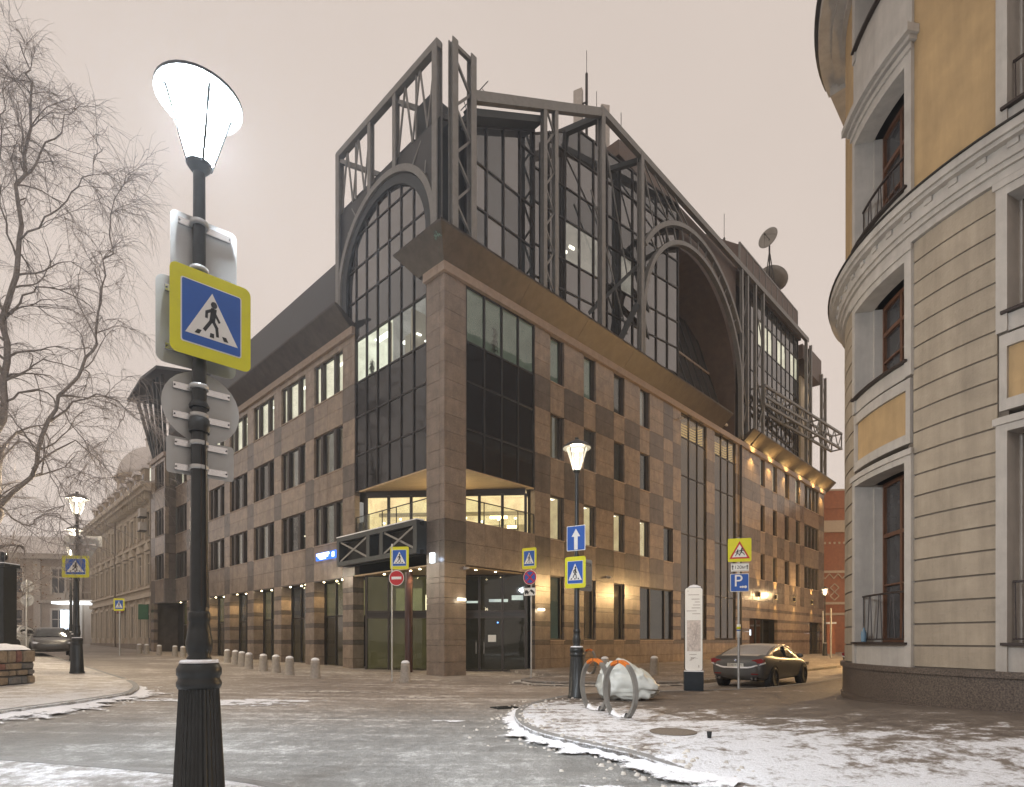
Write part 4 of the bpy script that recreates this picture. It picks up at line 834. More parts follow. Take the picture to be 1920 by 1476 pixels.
tprism([(21.45, arc[-1][1]), (21.45, 32.45), (31.45, 32.6), (31.45, AZ)]+arc[:], .45, 8, 'vault', 'roof_brown')
mb = MB(); mb.box(21.4, 33, 8, 8.3, 18, 34.6); mb.build('recess_wall', 'roof_brown', B); mb = MB(); mb.box(31.3, 31.5, .5, 8, 18, AZ); mb.build('recess_wall', 'roof_brown', B)
# sloped glass roof in the recess
sr = part('sloped_glazing', B)
for i in range(6):
    a0 = 21.5+1.36*i; a1 = a0+1.36
    for (t0, z0), (t1, z1) in (((.5, 18.9), (2.0, 23.6)), ((2.0, 23.6), (3.4, 28.0))):
        mb = MB(); mb.add([(a0+.05, t0, z0), (a1-.05, t0, z0), (a1-.05, t1, z1), (a0+.05, t1, z1), (a0+.05, t0+.03, z0), (a1-.05, t0+.03, z0), (a1-.05, t1+.03, z1), (a0+.05, t1+.03, z1)], [(0,1,2,3), (7,6,5,4), (0,4,5,1), (1,5,6,2), (2,6,7,3), (3,7,4,0)]); mb.build('pane', 'dark_glass_cool', sr)
    rod((a0, .5, 18.9), (a0, 3.4, 28.0), .09, sr, 'glazing_bar', 'mullion')
rod((21.5, 1.97, 23.6), (29.7, 1.97, 23.6), .12, sr, 'glazing_bar', 'band'); rod((29.7, .5, 18.9), (29.7, 3.4, 28.0), .09, sr, 'glazing_bar', 'mullion'); rod((21.5, .42, 18.95), (29.7, .42, 18.95), .16, sr, 'snow_edge', 'snow_dirty')
# the right wing's top storeys
mb = MB(); mb.box(33, 53, 1.2, 12, 18, 32.3); mb.build('upper_volume', 'core', B)
RA = lin(36.3, 46.9, 9); litw = {0, 1, 2, 4, 5, 7, 8}
curtain(fR, RA, [18.6, 20.8, 22.6, 24.4, 26.2, 28.0, 30.3, 32.3], .55, lambda i, j: 'pane' if (j == 5 and i in litw) else ('dark_glass' if j % 2 else 'dark_glass_cool'))
for i0, i1 in ((0, 3), (4, 6), (7, 9)): room(fR, RA[i0], RA[i1], .65, 1.18, 28.0, 30.3, 'room_white')
curtain(fR, lin(32.8, 36.2, 3), [18.6, 22.0, 25.4, 28.8, 32.2], .7, lambda i, j: 'dark_glass')
for a in (47.8, 49.2, 52.9, 54.2): hcol(fR, a, 0, 18.2, 32.4 if a < 50 else 30.6, B, .26)
lattice(fR, 47.9, 49.1, 0, 18.6, 32, B, 1.6, .09); lattice(fR, 53.0, 54.1, 0, 18.6, 30.3, B, 1.6, .09)
mb = MB(); mb.box(49.3, 52.9, 1.0, 1.19, 18.4, 29.6); mb.build('lit_wall', 'wall_beige', B); mb = MB(); mb.box(49.3, 53.2, .1, 1.2, 29.6, 32.2); mb.build('wall_panel', 'roof_brown', B)
spot_light('recess_glow', (51, .35, 29.3), 45, (1, .85, .6), (0, .4, -1), 110, .8, .1, B)
gt = part('gantry_truss', B); G0 = Vector((36.1, -.15)); G1 = Vector((54.3, -1.6)); gd = (G1-G0).normalized(); gn = Vector((-gd.y, gd.x))
def gp3(u, d, z): p = G0+(G1-G0)*u+gn*d; return (p.x, p.y, z)
for d in (0, 1.0):
    for z in (22.4, 24.05): rod(gp3(0, d, z), gp3(1, d, z), .2, gt, 'chord')
    n_ = 18
    for k in range(n_): rod(gp3(k/n_, d, 22.4 if k % 2 else 24.05), gp3((k+1)/n_, d, 24.05 if k % 2 else 22.4), .08, gt)
    for k in range(0, n_+1, 6): rod(gp3(k/n_, d, 22.4), gp3(k/n_, d, 24.05), .12, gt, 'post')
rod(gp3(0, 0, 23.1), gp3(.5, 0, 23.1), .16, gt, 'chord')
for u in (0, .33, .66, 1):
    for z in (22.4, 24.05): rod(gp3(u, 0, z), gp3(u, 1, z), .12, gt, 'tie')
mb = MB(); mb.box(31.5, 47.2, .3, 1.3, 32.3, 32.86); mb.build('fascia', 'roof_brown', B)
# roof screen, roof houses
for i in range(10):
    a0 = 31.9+1.42*i; mb = MB(); mb.box(a0+.04, a0+1.38, .3, .36, 32.85, 34.7); mb.build('screen_panel', 'roof_brown', B)
mb = MB(); mb.box(31.9, 46.1, .26, .42, 34.7, 34.85)
for i in range(11): mb.box(31.86+1.42*i, 31.94+1.42*i, .26, .4, 32.8, 34.7)
mb.build('screen_frame', 'steel', B)
mb = MB(); mb.box(48, 53, .4, 8, 30.8, 32.3); mb.build('roof_house', 'roof_brown', B)
mb = MB(); mb.prism([(.42, 32.8), (5.5, 32.8), (5.5, 38.0), (4.6, 38.0), (.42, 34.7)], lambda u, v, w: (w, u, v), 31.95, 32.2); mb.build('roof_house', 'roof_brown', B)
# left frame with its arch
LFm = part('gable_frame', B); ZT = 27.75
for a in (.5, 8.85): hcol(fL, a, 0, 18.2, ZT+.1, LFm, .34)
rod(fL(.35, 0, ZT), fL(9.0, 0, ZT), .3, LFm, 'chord', h_=.34)
rod(fL(.5, 1.0, 25.0), fL(9.0, 1.0, 25.0), .22, LFm, 'chord', 'steel_dark'); rod(fL(.6, .2, 24.55), fL(8.8, .2, 24.55), .12, LFm, 'chord', 'steel_dark')
CA_, CZ_, CR_ = 4.68, 20.05, 4.2
for a in (3.62, 5.8):
    hcol(fL, a, 0, CZ_+math.sqrt(CR_**2-(a-CA_)**2)-.05, ZT-.1, LFm, .26)
for a0, a1 in ((.66, 3.5), (5.92, 8.7)):
    n_ = 5
    for k in range(n_):
        b0 = a0+(a1-a0)*k/n_; b1 = a0+(a1-a0)*(k+1)/n_
        rod(fL(b0, .05, ZT-.1 if k % 2 == 0 else 24.6), fL(b1, .05, 24.6 if k % 2 == 0 else ZT-.1), .075, LFm)
    rod(fL((a0+a1)/2, .05, ZT-.1), fL((a0+a1)/2, .05, 24.6), .075, LFm)
rod(fL(8.7, 0, ZT-.4), fL(5.9, 1.2, 25.6), .2, LFm, 'strut'); rod(fL(3.5, .1, ZT-.5), fL(.8, 1.1, 25.4), .18, LFm, 'strut')
arch(fL, CA_, CZ_, CR_, .3, .3, -.15, .4, 9.0, LFm, 'front_arch', 'steel', foot=18.3); arch(fL, CA_, CZ_, CR_-.35, .42, .14, -.06, .4, 9.0, LFm, 'rear_arch', 'steel_dark', foot=18.3)
for k in range(9):
    th = math.radians(20+17.5*k); 
    if k in (0, 1, 7, 8, 2, 6): c_, s_ = math.cos(th), math.sin(th); q = CA_-(CR_)*c_; rod(fL(q, 0, CZ_+CR_*s_), fL(CA_-(CR_+1.0)*c_ if .6 < CA_-(CR_+1.0)*c_ < 8.7 else q, .05, min(24.5, CZ_+(CR_+1.0)*s_)), .07, LFm, 'rib')
arc2 = [(CA_-(CR_-.25)*math.cos(PI*k/28), CZ_+(CR_-.25)*math.sin(PI*k/28)) for k in range(29)]
mb = MB(); mb.prism([(.3, 18.05), (.3, 24.55), (CA_, 24.55)]+[p for p in arc2 if p[0] <= CA_+.01][::-1]+[(CA_-CR_+.25, 18.05)], lambda u, v, w: (w, u, v), .02, .06); mb.build('spandrel_panel', 'roof_dark', LFm)
mb = MB(); mb.prism([(CA_, 24.55), (9.0, 24.55), (9.0, 18.05), (CA_+CR_-.25, 18.05)]+[p for p in arc2 if p[0] >= CA_-.01][::-1], lambda u, v, w: (w, u, v), .02, .06); mb.build('spandrel_panel', 'roof_dark', LFm)
# mansard over the left front and the canopy of the left wing
mb = MB(); mb.add([(.45, 9.15, 18.3), (2.0, 9.15, 24.7), (6, 9.15, 26.5), (6, 9.15, 18.3), (.45, 37, 18.3), (2.0, 37, 24.7), (6, 37, 26.5), (6, 37, 18.3)], [(0,1,5,4), (1,2,6,5), (2,3,7,6), (0,3,2,1), (4,5,6,7), (0,4,7,3)]); mb.build('mansard_roof', 'roof_dark', B)
for i in range(7): mb = MB(); fbox(mb, fL, 8.6+4.0*i, 11.6+4.0*i, -.8, -.55, 18.93, 19.0); mb.build('snow_strip', 'snow_dirty', B)
cn = part('roof_canopy', B)
mb = MB(); mb.add([(-1.9, 35.5, 24.6), (-1.9, 40.2, 25.1), (-1.9, 45.0, 24.5), (6, 35.5, 26.0), (6, 40.2, 26.5), (6, 45.0, 25.9), (-1.9, 35.5, 24.35), (-1.9, 40.2, 24.85), (-1.9, 45.0, 24.25), (6, 35.5, 25.75), (6, 40.2, 26.25), (6, 45.0, 25.65)], [(0,1,4,3), (1,2,5,4), (6,9,10,7), (7,10,11,8), (0,6,7,1), (1,7,8,2), (2,8,11,5), (0,3,9,6), (3,4,10,9), (4,5,11,10)]); mb.build('canopy_roof', 'roof_dark', cn)
for (p, q) in (((-1.2, 44.2, 24.3), (-.6, 41.0, 18.1)), ((-.9, 43.4, 24.3), (-.6, 40.6, 18.1)), ((-1.2, 40.8, 24.7), (-.6, 40.2, 18.1)), ((-1.2, 39.0, 24.7), (-.6, 39.6, 18.1)), ((-1.2, 38.0, 24.6), (-.6, 38.6, 18.1)), ((-1.2, 36.6, 24.4), (-.6, 37.6, 18.1)), ((3, 44.2, 24.6), (1, 41, 18.1))): rod(p, q, .22, cn, 'post', 'steel_dark')
mb = MB(); mb.box(.6, 6, 36.8, 41.2, 18, 24.4); mb.build('roof_house', 'steel_dark', cn)
# roof antennas
def panel_antenna(s_, t_, z0, z1, zm, rz, label):
    th_ = thing('panel_antenna', label, 'antenna', bw(s_, t_, 32.2), rz, 'panel antennas on the roof')
    mb = MB(); mb.tube([(0, 0, 0), (0, 0, zm-32.2)], .09, 6); mb.tube([(0, 0, zm-32.2), (0, 0, zm-32.2+1.5)], .02, 4); mb.build('mast', 'mullion', th_)
    mb = MB(); mb.box(.28, .85, -.16, .16, z0-32.2, z1-32.2); mb.build('radome', 'antenna_white', th_); mb = MB(); mb.box(.05, .28, -.03, .03, z1-33.2, z1-33.1); mb.box(.05, .28, -.03, .03, z0-31.9, z0-31.8); mb.build('bracket', 'mullion', th_)
panel_antenna(14.3, 3, 34.6, 37.4, 38.3, 2.7, 'pale panel antenna on the left of the tall roof mast'); panel_antenna(15.4, 3, 34.2, 37.0, 36.4, .2, 'wider pale panel antenna on the right of the roof mast')
for s_, z0, z1, lb in ((18.3, 32.3, 36.2, 'thin lightning rod behind the steel chord of the right front'), (35.0, 34.5, 38.0, 'thin lightning rod on the brown roof house')):
    mb = MB(); mb.tube([(0, 0, 0), (0, 0, z1-z0)], .1, 6); mb.tube([(0, 0, z1-z0), (0, 0, z1-z0+2.2)], .025, 4); tag(mb.build('lightning_rod', 'mullion', loc=bw(s_, 3, z0)), lb, 'rod', 'lightning rods')
mb = MB(); mb.tube([(0, 0, 0), (0, 0, 1.6)], .04, 5); mb.tube([(-.5, .2, 1.2), (.9, -.2, 2.3)], .03, 4)
for k in range(4): mb.tube([(-.3+.3*k, -.25+.05*k, 1.3+.24*k), (-.2+.3*k, .45-.1*k, 1.4+.24*k)], .02, 4)
tag(mb.build('television_aerial', 'mullion', loc=bw(3.3, 2.0, 27.0)), 'small television aerial above the glazed corner roof', 'aerial')
def dish(s_, t_, z0, r, tilt, rz, label, hgt):
    th_ = thing('satellite_dish', label, 'dish', bw(s_, t_, z0), rz, 'satellite dishes on the roof')
    mb = MB(); mb.tube([(0, 0, 0), (0, 0, hgt)], .08, 6)
    for k in range(3): mb.tube([(.6*math.cos(2.1*k), .6*math.sin(2.1*k), 0), (0, 0, hgt*.8)], .05, 4)
    mb.build('mast', 'mullion', th_)
    mb = MB(); N = 24; mb.lathe([(.02, 0), (r*.35, .03*r), (r*.7, .14*r), (r, .3*r), (r*.98, .33*r), (r*.68, .18*r), (r*.3, .06*r), (.02, .03)], N); mb.build('reflector', 'dish', th_, True, (0, 0, hgt), (tilt, 0, 0))
    mb = MB(); mb.tube([(0, 0, .05), (0, 0, r*.95)], .03, 4); mb.lathe([(.07, r*.9), (.09, r), (.0, r*1.05)], 8)
    for k in range(3): mb.tube([(r*.8*math.cos(2.1*k), r*.8*math.sin(2.1*k), .2*r), (0, 0, r*.95)], .015, 3)
    mb.build('feed', 'mullion', th_, loc=(0, 0, hgt), rot=(tilt, 0, 0))
dish(42.3, 1.5, 34.8, 1.45, .5, 2.2, 'round grey satellite dish tilted to the sky on the roof edge', 1.8)
dish(41.0, 1.2, 34.8, .95, 1.45, -.9, 'smaller satellite dish on a tall mast seen edge on', 5.2)

# ------------------------------------------------------------------ ochre corner building on the right
RC = Vector((13.79, 12.70)); RR = 5.62
Q = thing('rounded_corner_building', 'pale grey and ochre building with rounded corner and dark granite plinth at the right edge', 'building', (RC.x, RC.y, 0))
def ang(px, r=RR):
    k = (px-960)/1084; d = Vector((k, 1)).normalized(); b_ = d.dot(RC); c_ = RC.length_squared-r*r; disc = max(0, b_*b_-c_); p = d*(b_-math.sqrt(disc))-RC
    return math.atan2(p.y, p.x) % (2*PI)
def ring(mb, a0, a1, r0, r1, z0, z1, step=math.radians(3)):
    n = max(1, round(abs(a1-a0)/step)); b_ = len(mb.v)
    for i in range(n+1):
        a = a0+(a1-a0)*i/n; c_, s_ = math.cos(a), math.sin(a); mb.v += [(r0*c_, r0*s_, z0), (r1*c_, r1*s_, z0), (r1*c_, r1*s_, z1), (r0*c_, r0*s_, z1)]
    for i in range(n):
        for k in range(4): mb.f.append((b_+4*i+k, b_+4*i+(k+1)%4, b_+4*i+4+(k+1)%4, b_+4*i+4+k)); mb.m.append(mb.k)
    mb.f += [tuple(b_+k for k in range(4)), tuple(b_+4*n+k for k in (3, 2, 1, 0))]; mb.m += [mb.k]*2
def ringo(name, m, a0, a1, r0, r1, z0, z1, par=Q, sm=True):
    mb = MB(); ring(mb, a0, a1, r0, r1, z0, z1); return mb.build(name, m, par, math.radians(30) if sm else False)
AL = math.atan2(.6947, -.7193)                     # where the curve meets the street wall
W1 = (ang(1607), ang(1701)); W2 = (ang(1890), ang(1890)+(ang(1701)-ang(1607)))
AE = W2[1]+.55; A0 = AL-.02
S1 = (W1[0]-.028, W1[1]+.028); S2 = (W2[0]-.028, W2[1]+.028)
ringo('plinth', 'plinth_granite', A0, AE, RR-.3, RR+.05, -.3, .92); ringo('plinth_moulding', 'plinth_granite', A0, AE, RR-.3, RR+.10, .92, 1.04); ringo('plinth_foot', 'plinth_granite', A0, AE, RR-.3, RR+.09, -.3, .28)
ringo('backing_wall', 'groove', A0, W1[0], RR-.45, RR-.03, 1.04, 10.2); ringo('backing_wall', 'groove', W1[1], W2[0], RR-.45, RR-.03, 1.04, 10.2); ringo('backing_wall', 'groove', W2[1], AE, RR-.45, RR-.03, 1.04, 10.2)
nC = 20; ch = (9.75-1.05)/nC
for i in range(nC):
    for a0, a1 in ((A0, S1[0]), (S1[1], S2[0]), (S2[1], AE)):
        ringo('rusticated_block', 'plaster_grey', a0, a1, RR-.2, RR+random.uniform(-.002, .003), 1.05+ch*i+.018, 1.05+ch*(i+1)-.018)
def curved_window(w, z0, z1, zs0, zs1, rail=False, tm='plaster_white'):
    a0, a1 = w; am = (a0+a1)/2; o = part('window', Q)
    da = .028
    for b0, b1 in ((a0-da, a0+.002), (a1-.002, a1+da)): ringo('jamb', tm, b0, b1, RR-.35, RR+.06, zs0, zs1, o)
    ringo('lintel', tm, a0+.002, a1-.002, RR-.35, RR+.06, z1, zs1, o); ringo('architrave', tm, a0-da-.006, a1+da+.006, RR+.06, RR+.10, zs1-.14, zs1-.02, o)
    ringo('apron', tm, a0+.002, a1-.002, RR-.35, RR+.02, zs0, z0, o)
    ringo('sill', 'iron_rail', a0-.012, a1+.012, RR-.3, RR+.12, z0, z0+.05, o)
    ringo('reveal', tm, a0+.001, a0+.012, RR-.62, RR-.35, z0, z1, o); ringo('reveal', tm, a1-.012, a1-.001, RR-.62, RR-.35, z0, z1, o)
    ringo('pane', 'window_dark', a0+.01, a1-.01, RR-.62, RR-.60, z0, z1, o)
    fr = RR-.58
    for b0, b1, y0, y1 in ((a0+.012, a0+.024, z0, z1), (a1-.024, a1-.012, z0, z1), (am-.008, am+.008, z0, z1), (a0+.024, a1-.024, z1-.09, z1), (a0+.024, a1-.024, z0+.05, z0+.14), (a0+.024, a1-.024, z0+(z1-z0)*.66, z0+(z1-z0)*.66+.09), (a0+.024, a1-.024, z0+(z1-z0)*.36, z0+(z1-z0)*.36+.04)):
        ringo('sash', 'wood_brown', b0, b1, fr-.02, fr+.05, y0, y1, o)
    if rail:
        mb = MB(); r_ = RR-.12; zt = z0+rail
        ring(mb, a0+.005, a1-.005, r_-.02, r_+.02, zt-.04, zt); ring(mb, a0+.005, a1-.005, r_-.015, r_+.015, z0+.1, z0+.13)
        n_ = 9
        for k in range(n_):
            b0 = a0+.012+(a1-a0-.024)*k/(n_-1); b1 = b0+(a1-a0)/(n_)*(.8 if k % 2 else -.5)*.6; b1 = min(max(b1, a0+.01), a1-.01)
            mb.tube([(r_*math.cos(b0), r_*math.sin(b0), z0+.1), (r_*math.cos(b1), r_*math.sin(b1), zt)], .013, 4)
        mb.build('railing', 'iron_rail', o)
    return o
for w in (W1, W2):
    curved_window(w, 1.5, 5.28, 1.04, 5.55, rail=1.15)
    curved_window(w, 7.35, 9.45, 7.05, 9.74)
    s0, s1 = w[0]-.02, w[1]+.02
    pn = part('spandrel', Q); ringo('panel', 'ochre', s0+.02, s1-.02, RR-.3, RR-.02, 5.86, 6.78, pn); ringo('surround', 'plaster_white', s0, s1, RR-.3, RR+.04, 5.66, 5.86, pn); ringo('surround', 'plaster_white', s0, s1, RR-.3, RR+.04, 6.78, 7.0, pn)
    for b0, b1 in ((s0, s0+.02), (s1-.02, s1)): ringo('surround', 'plaster_white', b0, b1, RR-.3, RR+.04, 5.86, 6.78, pn)
# belt cornice
for r1, z0, z1 in ((.06, 9.75, 9.9), (.12, 9.9, 10.0), (.17, 10.0, 10.25), (.30, 10.25, 10.33), (.36, 10.33, 10.48)): ringo('belt_cornice', 'plaster_white', A0, AE, RR-.3, RR+r1, z0, z1)
ringo('cornice_flashing', 'mullion', A0, AE, RR-.3, RR+.40, 10.483, 10.51)
for k in range(26):
    a = A0+(AE-A0)*(k+.5)/26; ringo('dentil', 'plaster_white', a-.014, a+.014, RR+.17, RR+.205, 10.15, 10.25, sm=False)
# ochre storeys
UZ = (10.51, 17.4)
for a0, a1 in ((A0, S1[0]), (S1[1], S2[0]), (S2[1], AE)): ringo('upper_wall', 'ochre', a0, a1, RR-.45, RR-.02, *UZ)
for w in (W1, W2):
    curved_window(w, 10.95, 13.5, 10.52, 13.85, rail=.9); ringo('window_hood', 'plaster_white', w[0]-.05, w[1]+.05, RR-.02, RR+.26, 13.95, 14.12); ringo('window_hood', 'plaster_white', w[0]-.04, w[1]+.04, RR-.02, RR+.16, 13.86, 13.95)
    ringo('apron_panel', 'plaster_white', w[0]-.028, w[1]+.028, RR-.4, RR+.03, 14.12, 15.55); curved_window(w, 15.75, 17.3, 15.56, 17.38)
for r1, z0, z1 in ((.08, 17.4, 17.55), (.3, 17.55, 17.65), (.62, 17.65, 17.9)): ringo('eaves_cornice', 'plaster_white', A0, AE, RR-.4, RR+r1, z0, z1)
mb = MB(); ring(mb, A0, AE, 0.1, RR+.72, 17.9, 18.0); mb.build('roof_edge', 'roof_dark', Q)
mb = MB(); pts = [(-.5, -.5), (RR*math.cos(AE)*.9, RR*math.sin(AE)*.9), (6, -9), (20, -9), (20, 6)]; 
ringo('inner_core', 'core', A0, AE, .2, RR-.64, 0, 17.4)
# the same building runs on along the street behind the corner
wd = Vector((.6947, .7193)); wn = Vector((.7193, -.6947)); p0 = Vector((RR*math.cos(AL), RR*math.sin(AL)))
def wv(a, d, z): p = p0+wd*a+wn*d; return (p.x, p.y, z)
mb = MB(); fbox(mb, wv, .05, 38, .02, 9, -.2, 10.3); mb.build('street_wall', 'plaster_grey', Q); mb = MB(); fbox(mb, wv, .05, 38, .06, 9, 10.3, 17.4); mb.build('street_wall', 'ochre', Q); mb = MB(); fbox(mb, wv, -.2, 38, -.5, 9.5, 17.4, 18.0); mb.build('eaves_cornice', 'plaster_white', Q)
mb = MB(); fbox(mb, wv, 1.0, 38, .3, 9, 18.0, 26.5); mb.build('added_attic_storeys', 'roof_brown', Q)  # unseen storeys, added so the right glass bay mirrors dark instead of sky
for k in range(9):
    for z0, z1, m_ in ((1.5, 5.2, 'room_warm' if k % 3 == 1 else 'window_dark'), (7.3, 9.4, 'window_dark' if k % 2 else 'room_warm'), (11, 13.5, 'window_dark')):
        mb = MB(); fbox(mb, wv, 2.2+4*k, 3.7+4*k, -.01, .03, z0, z1); o = mb.build('window', m_, Q); mb = MB(); fbox(mb, wv, 2.0+4*k, 2.2+4*k, -.07, .02, z0-.2, z1+.2); fbox(mb, wv, 3.7+4*k, 3.9+4*k, -.07, .02, z0-.2, z1+.2); mb.build('surround', 'plaster_white', o)
e1 = Vector((RR*math.cos(AE), RR*math.sin(AE))); et = Vector((-math.sin(AE), math.cos(AE))); en = -Vector((math.cos(AE), math.sin(AE)))
def ev(a, d, z): p = e1+et*a+en*d; return (p.x, p.y, z)
mb = MB(); fbox(mb, ev, .0, 14, .05, 8, -.2, 10.3); mb.build('street_wall', 'plaster_grey', Q); mb = MB(); fbox(mb, ev, 0, 14, .08, 8, 10.3, 17.9); mb.build('street_wall', 'ochre', Q)
# bottle on the sill
ab = W1[0]+.06; mb = MB(); mb.lathe([(.055, 0), (.06, .02), (.06, .2), (.05, .25), (.02, .29), (.02, .33), (.0, .335)], 12)
tag(mb.build('plastic_bottle', 'bottle', smooth=True, loc=(RC.x+(RR-.02)*math.cos(ab), RC.y+(RR-.02)*math.sin(ab), 1.553)), 'pale blue plastic bottle standing on the window sill of the ochre building', 'bottle')

# ------------------------------------------------------------------ old beige building on the left street
OD = Vector((-.699, .715)); OB = Vector(bw(41.3*0-.5, 41.45)); OLEN = 32.5
H = thing('old_beige_building', 'long ornate beige building with dormers and a dome next to the office block', 'building', (OB.x, OB.y, .3), math.atan2(OD.y, OD.x))
# local x runs down the street, local -y is away from it ... the street side is +y
def ho(a, d, z): return (a, -d, z)       # d positive goes into the building
for k in range(1): 
    mb = MB(); fbox(mb, ho, 0, OLEN, .05, 12, -.5, 16.0); 
mb.build('wall', 'beige', H)
nb = 10; bwid = OLEN/nb
def hpart(name, m, a0, a1, d0, d1, z0, z1, par=H): mb = MB(); fbox(mb, ho, a0, a1, d0, d1, z0, z1); return mb.build(name, m, par)
hpart('plinth', 'beige_dark', 0, OLEN, -.12, .05, -.5, .9); hpart('belt_course', 'beige_trim', 0, OLEN, -.28, .05, 5.35, 5.75); hpart('belt_course', 'beige_trim', 0, OLEN, -.15, .05, 6.2, 6.4); hpart('belt_course', 'beige_trim', 0, OLEN, -.2, .05, 10.55, 10.75)
hpart('frieze', 'beige_trim', 0, OLEN, -.1, .05, 13.8, 14.1); hpart('cornice', 'beige_trim', -.3, OLEN+.3, -.9, .05, 15.0, 15.35); hpart('cornice', 'beige_trim', -.3, OLEN+.3, -1.2, .05, 15.35, 15.75); hpart('gutter_snow', 'roof_snow', -.3, OLEN+.3, -1.15, -.2, 15.75, 15.85)
for i in range(nb):
    a = bwid*(i+.5)
    for j in range(3): hpart('pilaster', 'beige_trim', a-bwid/2+.08+j*.22, a-bwid/2+.2+j*.22, -.14, .05, .9, 5.35)
    for z0, z1, w in ((1.6, 4.7, .62), (6.7, 9.4, .62), (11.2, 13.4, .6)):
        o = hpart('window', 'window_dark', a-w, a+w, -.0, .046, z0, z1)
        hpart('surround', 'beige_trim', a-w-.24, a-w, -.2, .045, z0-.1, z1+.25, o); hpart('surround', 'beige_trim', a+w, a+w+.24, -.2, .045, z0-.1, z1+.25, o); hpart('lintel', 'beige_trim', a-w, a+w, -.2, .045, z1, z1+.25, o); hpart('mullion', 'beige_trim', a-.04, a+.04, -.05, .0, z0, z1, o); hpart('transom', 'beige_trim', a-w, a+w, -.05, -.001, z0+(z1-z0)*.68, z0+(z1-z0)*.68+.08, o)
    mb = MB(); mb.prism([(a-.95, 9.72), (a+.95, 9.72), (a+.95, 9.85), (a, 10.5), (a-.95, 9.85)], lambda u, v, w: ho(u, w, v), -.35, .05); mb.build('pediment', 'beige_trim', H)
    for j in range(3): hpart('bracket', 'beige_trim', a-bwid*.33+j*bwid*.33-.1, a-bwid*.33+j*bwid*.33+.1, -.7, .05, 14.4, 15.0)
    hpart('pilaster', 'beige_trim', a-bwid/2-.18, a-bwid/2+.18, -.12, .05, 6.4, 13.8)
    o = hpart('dormer', 'beige', a-.75, a+.75, .1, 2.0, 15.8, 18.1)
    hpart('window', 'window_dark' if i else 'room_white', a-.4, a+.4, .06, .098, 16.2, 17.6, o); mb = MB(); mb.prism([(a-.95, 18.1), (a+.95, 18.1), (a, 18.65)], lambda u, v, w: ho(u, w, v), -.1, 2.2); mb.build('dormer_roof', 'roof_snow', o)
hpart('attic', 'beige', .2, OLEN-.2, 1.2, 11, 16.0, 18.2); mb = MB(); mb.prism([(.8, 18.2), (6, 20.0), (11, 18.2)], lambda u, v, w: ho(w, u, v), .2, OLEN-.2); mb.build('roof', 'roof_snow', H)
for a in (.4, 16.4): mb = MB(); mb.tube([ho(a, -.22, .5), ho(a, -.22, 15)], .08, 6); mb.build('drain_pipe', 'beige_dark', H)
for z in (11.7, 13.0): o = hpart('air_conditioner', 'antenna_white', 2.0, 2.9, -.75, -.2, z, z+.75); hpart('bracket', 'mullion', 1.95, 2.95, -.8, -.2, z-.1, z-.03, o)
hpart('shop_sign', 'green_sign', .9, 1.0, -1.1, -.3, 3.2, 4.6); hpart('shop_sign', 'red_sign', 11.5, 14.3, -.4, -.3, 4.2, 5.0); hpart('doorway', 'window_dark', .75, 1.6, -.14, .04, -.2, 3.2)
dm = part('dome', H, ho(27.5, 6.5, 18.0)); mb = MB(); mb.lathe([(4.5, 0), (4.5, 4.1), (4.85, 4.2), (4.85, 4.5)], 28); mb.build('drum', 'beige', dm, math.radians(30))
mb = MB(); mb.lathe([(4.6*math.cos(PI/2*k/10), 4.5+4.6*math.sin(PI/2*k/10)) for k in range(10)], 28); mb.build('dome_shell', 'roof_snow', dm, True)
mb = MB(); mb.lathe([(1.3, 8.8), (1.3, 9.9), (1.5, 10.0), (.5, 10.7), (.05, 11.2), (.03, 12)], 14); mb.build('dome_lantern', 'roof_snow', dm, math.radians(30))
# end-of-street building
E_ = thing('end_of_street_building', 'pale two storey building closing the left street under a snowy roof', 'building', (-64, 78, 1.0), math.radians(12))
mb = MB(); mb.box(-45, 10, 0, 12, -1, 11.5); mb.build('wall', 'far_wall', E_); mb = MB(); mb.box(-45, 10.4, -.7, 12, 11.5, 12.2); mb.build('cornice', 'far_trim', E_); mb = MB(); mb.prism([(-.8, 12.2), (6, 15.5), (12.5, 12.2)], lambda u, v, w: (w, u, v), -45, 10.5); mb.build('roof', 'roof_snow', E_)
mb = MB(); mb.box(-45, 10.2, -.25, 0, 5.6, 6.0); mb.build('belt_course', 'far_trim', E_)
for i in range(9):
    a = 7.5-5*i
    for z0, z1 in ((1.0, 4.6), (7.0, 10.2)):
        mb = MB(); mb.box(a-.75, a+.75, -.05, .02, z0, z1); o = mb.build('window', 'window_dark', E_); mb = MB(); mb.box(a-1.0, a-.75, -.15, .0, z0-.2, z1+.3); mb.box(a+.75, a+1.0, -.15, 0, z0-.2, z1+.3); mb.box(a-.75, a+.75, -.15, 0, z1, z1+.3); mb.box(a-.05, a+.05, -.1, -.06, z0, z1); mb.box(a-.74, a+.74, -.1, -.06, z0+(z1-z0)*.65, z0+(z1-z0)*.65+.1); mb.build('surround', 'far_trim', o)
    mb = MB(); mb.box(a+2.1, a+2.9, -.2, 0, .2, 11.4); mb.build('pilaster', 'far_trim', E_)
mb = MB(); mb.prism([(0, 4.4), (-2.6, 3.6), (-2.6, 3.9), (0, 5.0)], lambda u, v, w: (w, u, v), -13, -5); mb.build('snowy_awning', 'snow', E_); mb = MB()
mb.box(4.0, 9.5, -2.0, -.05, 5.9, 6.1)
for k in range(12): mb.lathe([(.08, 6.1), (.14, 6.4), (.08, 6.9)], 6, (4.2+.47*k, -1.9, 0))
mb.box(4.0, 9.5, -2.0, -1.8, 6.9, 7.05); mb.build('balcony', 'far_trim', E_)
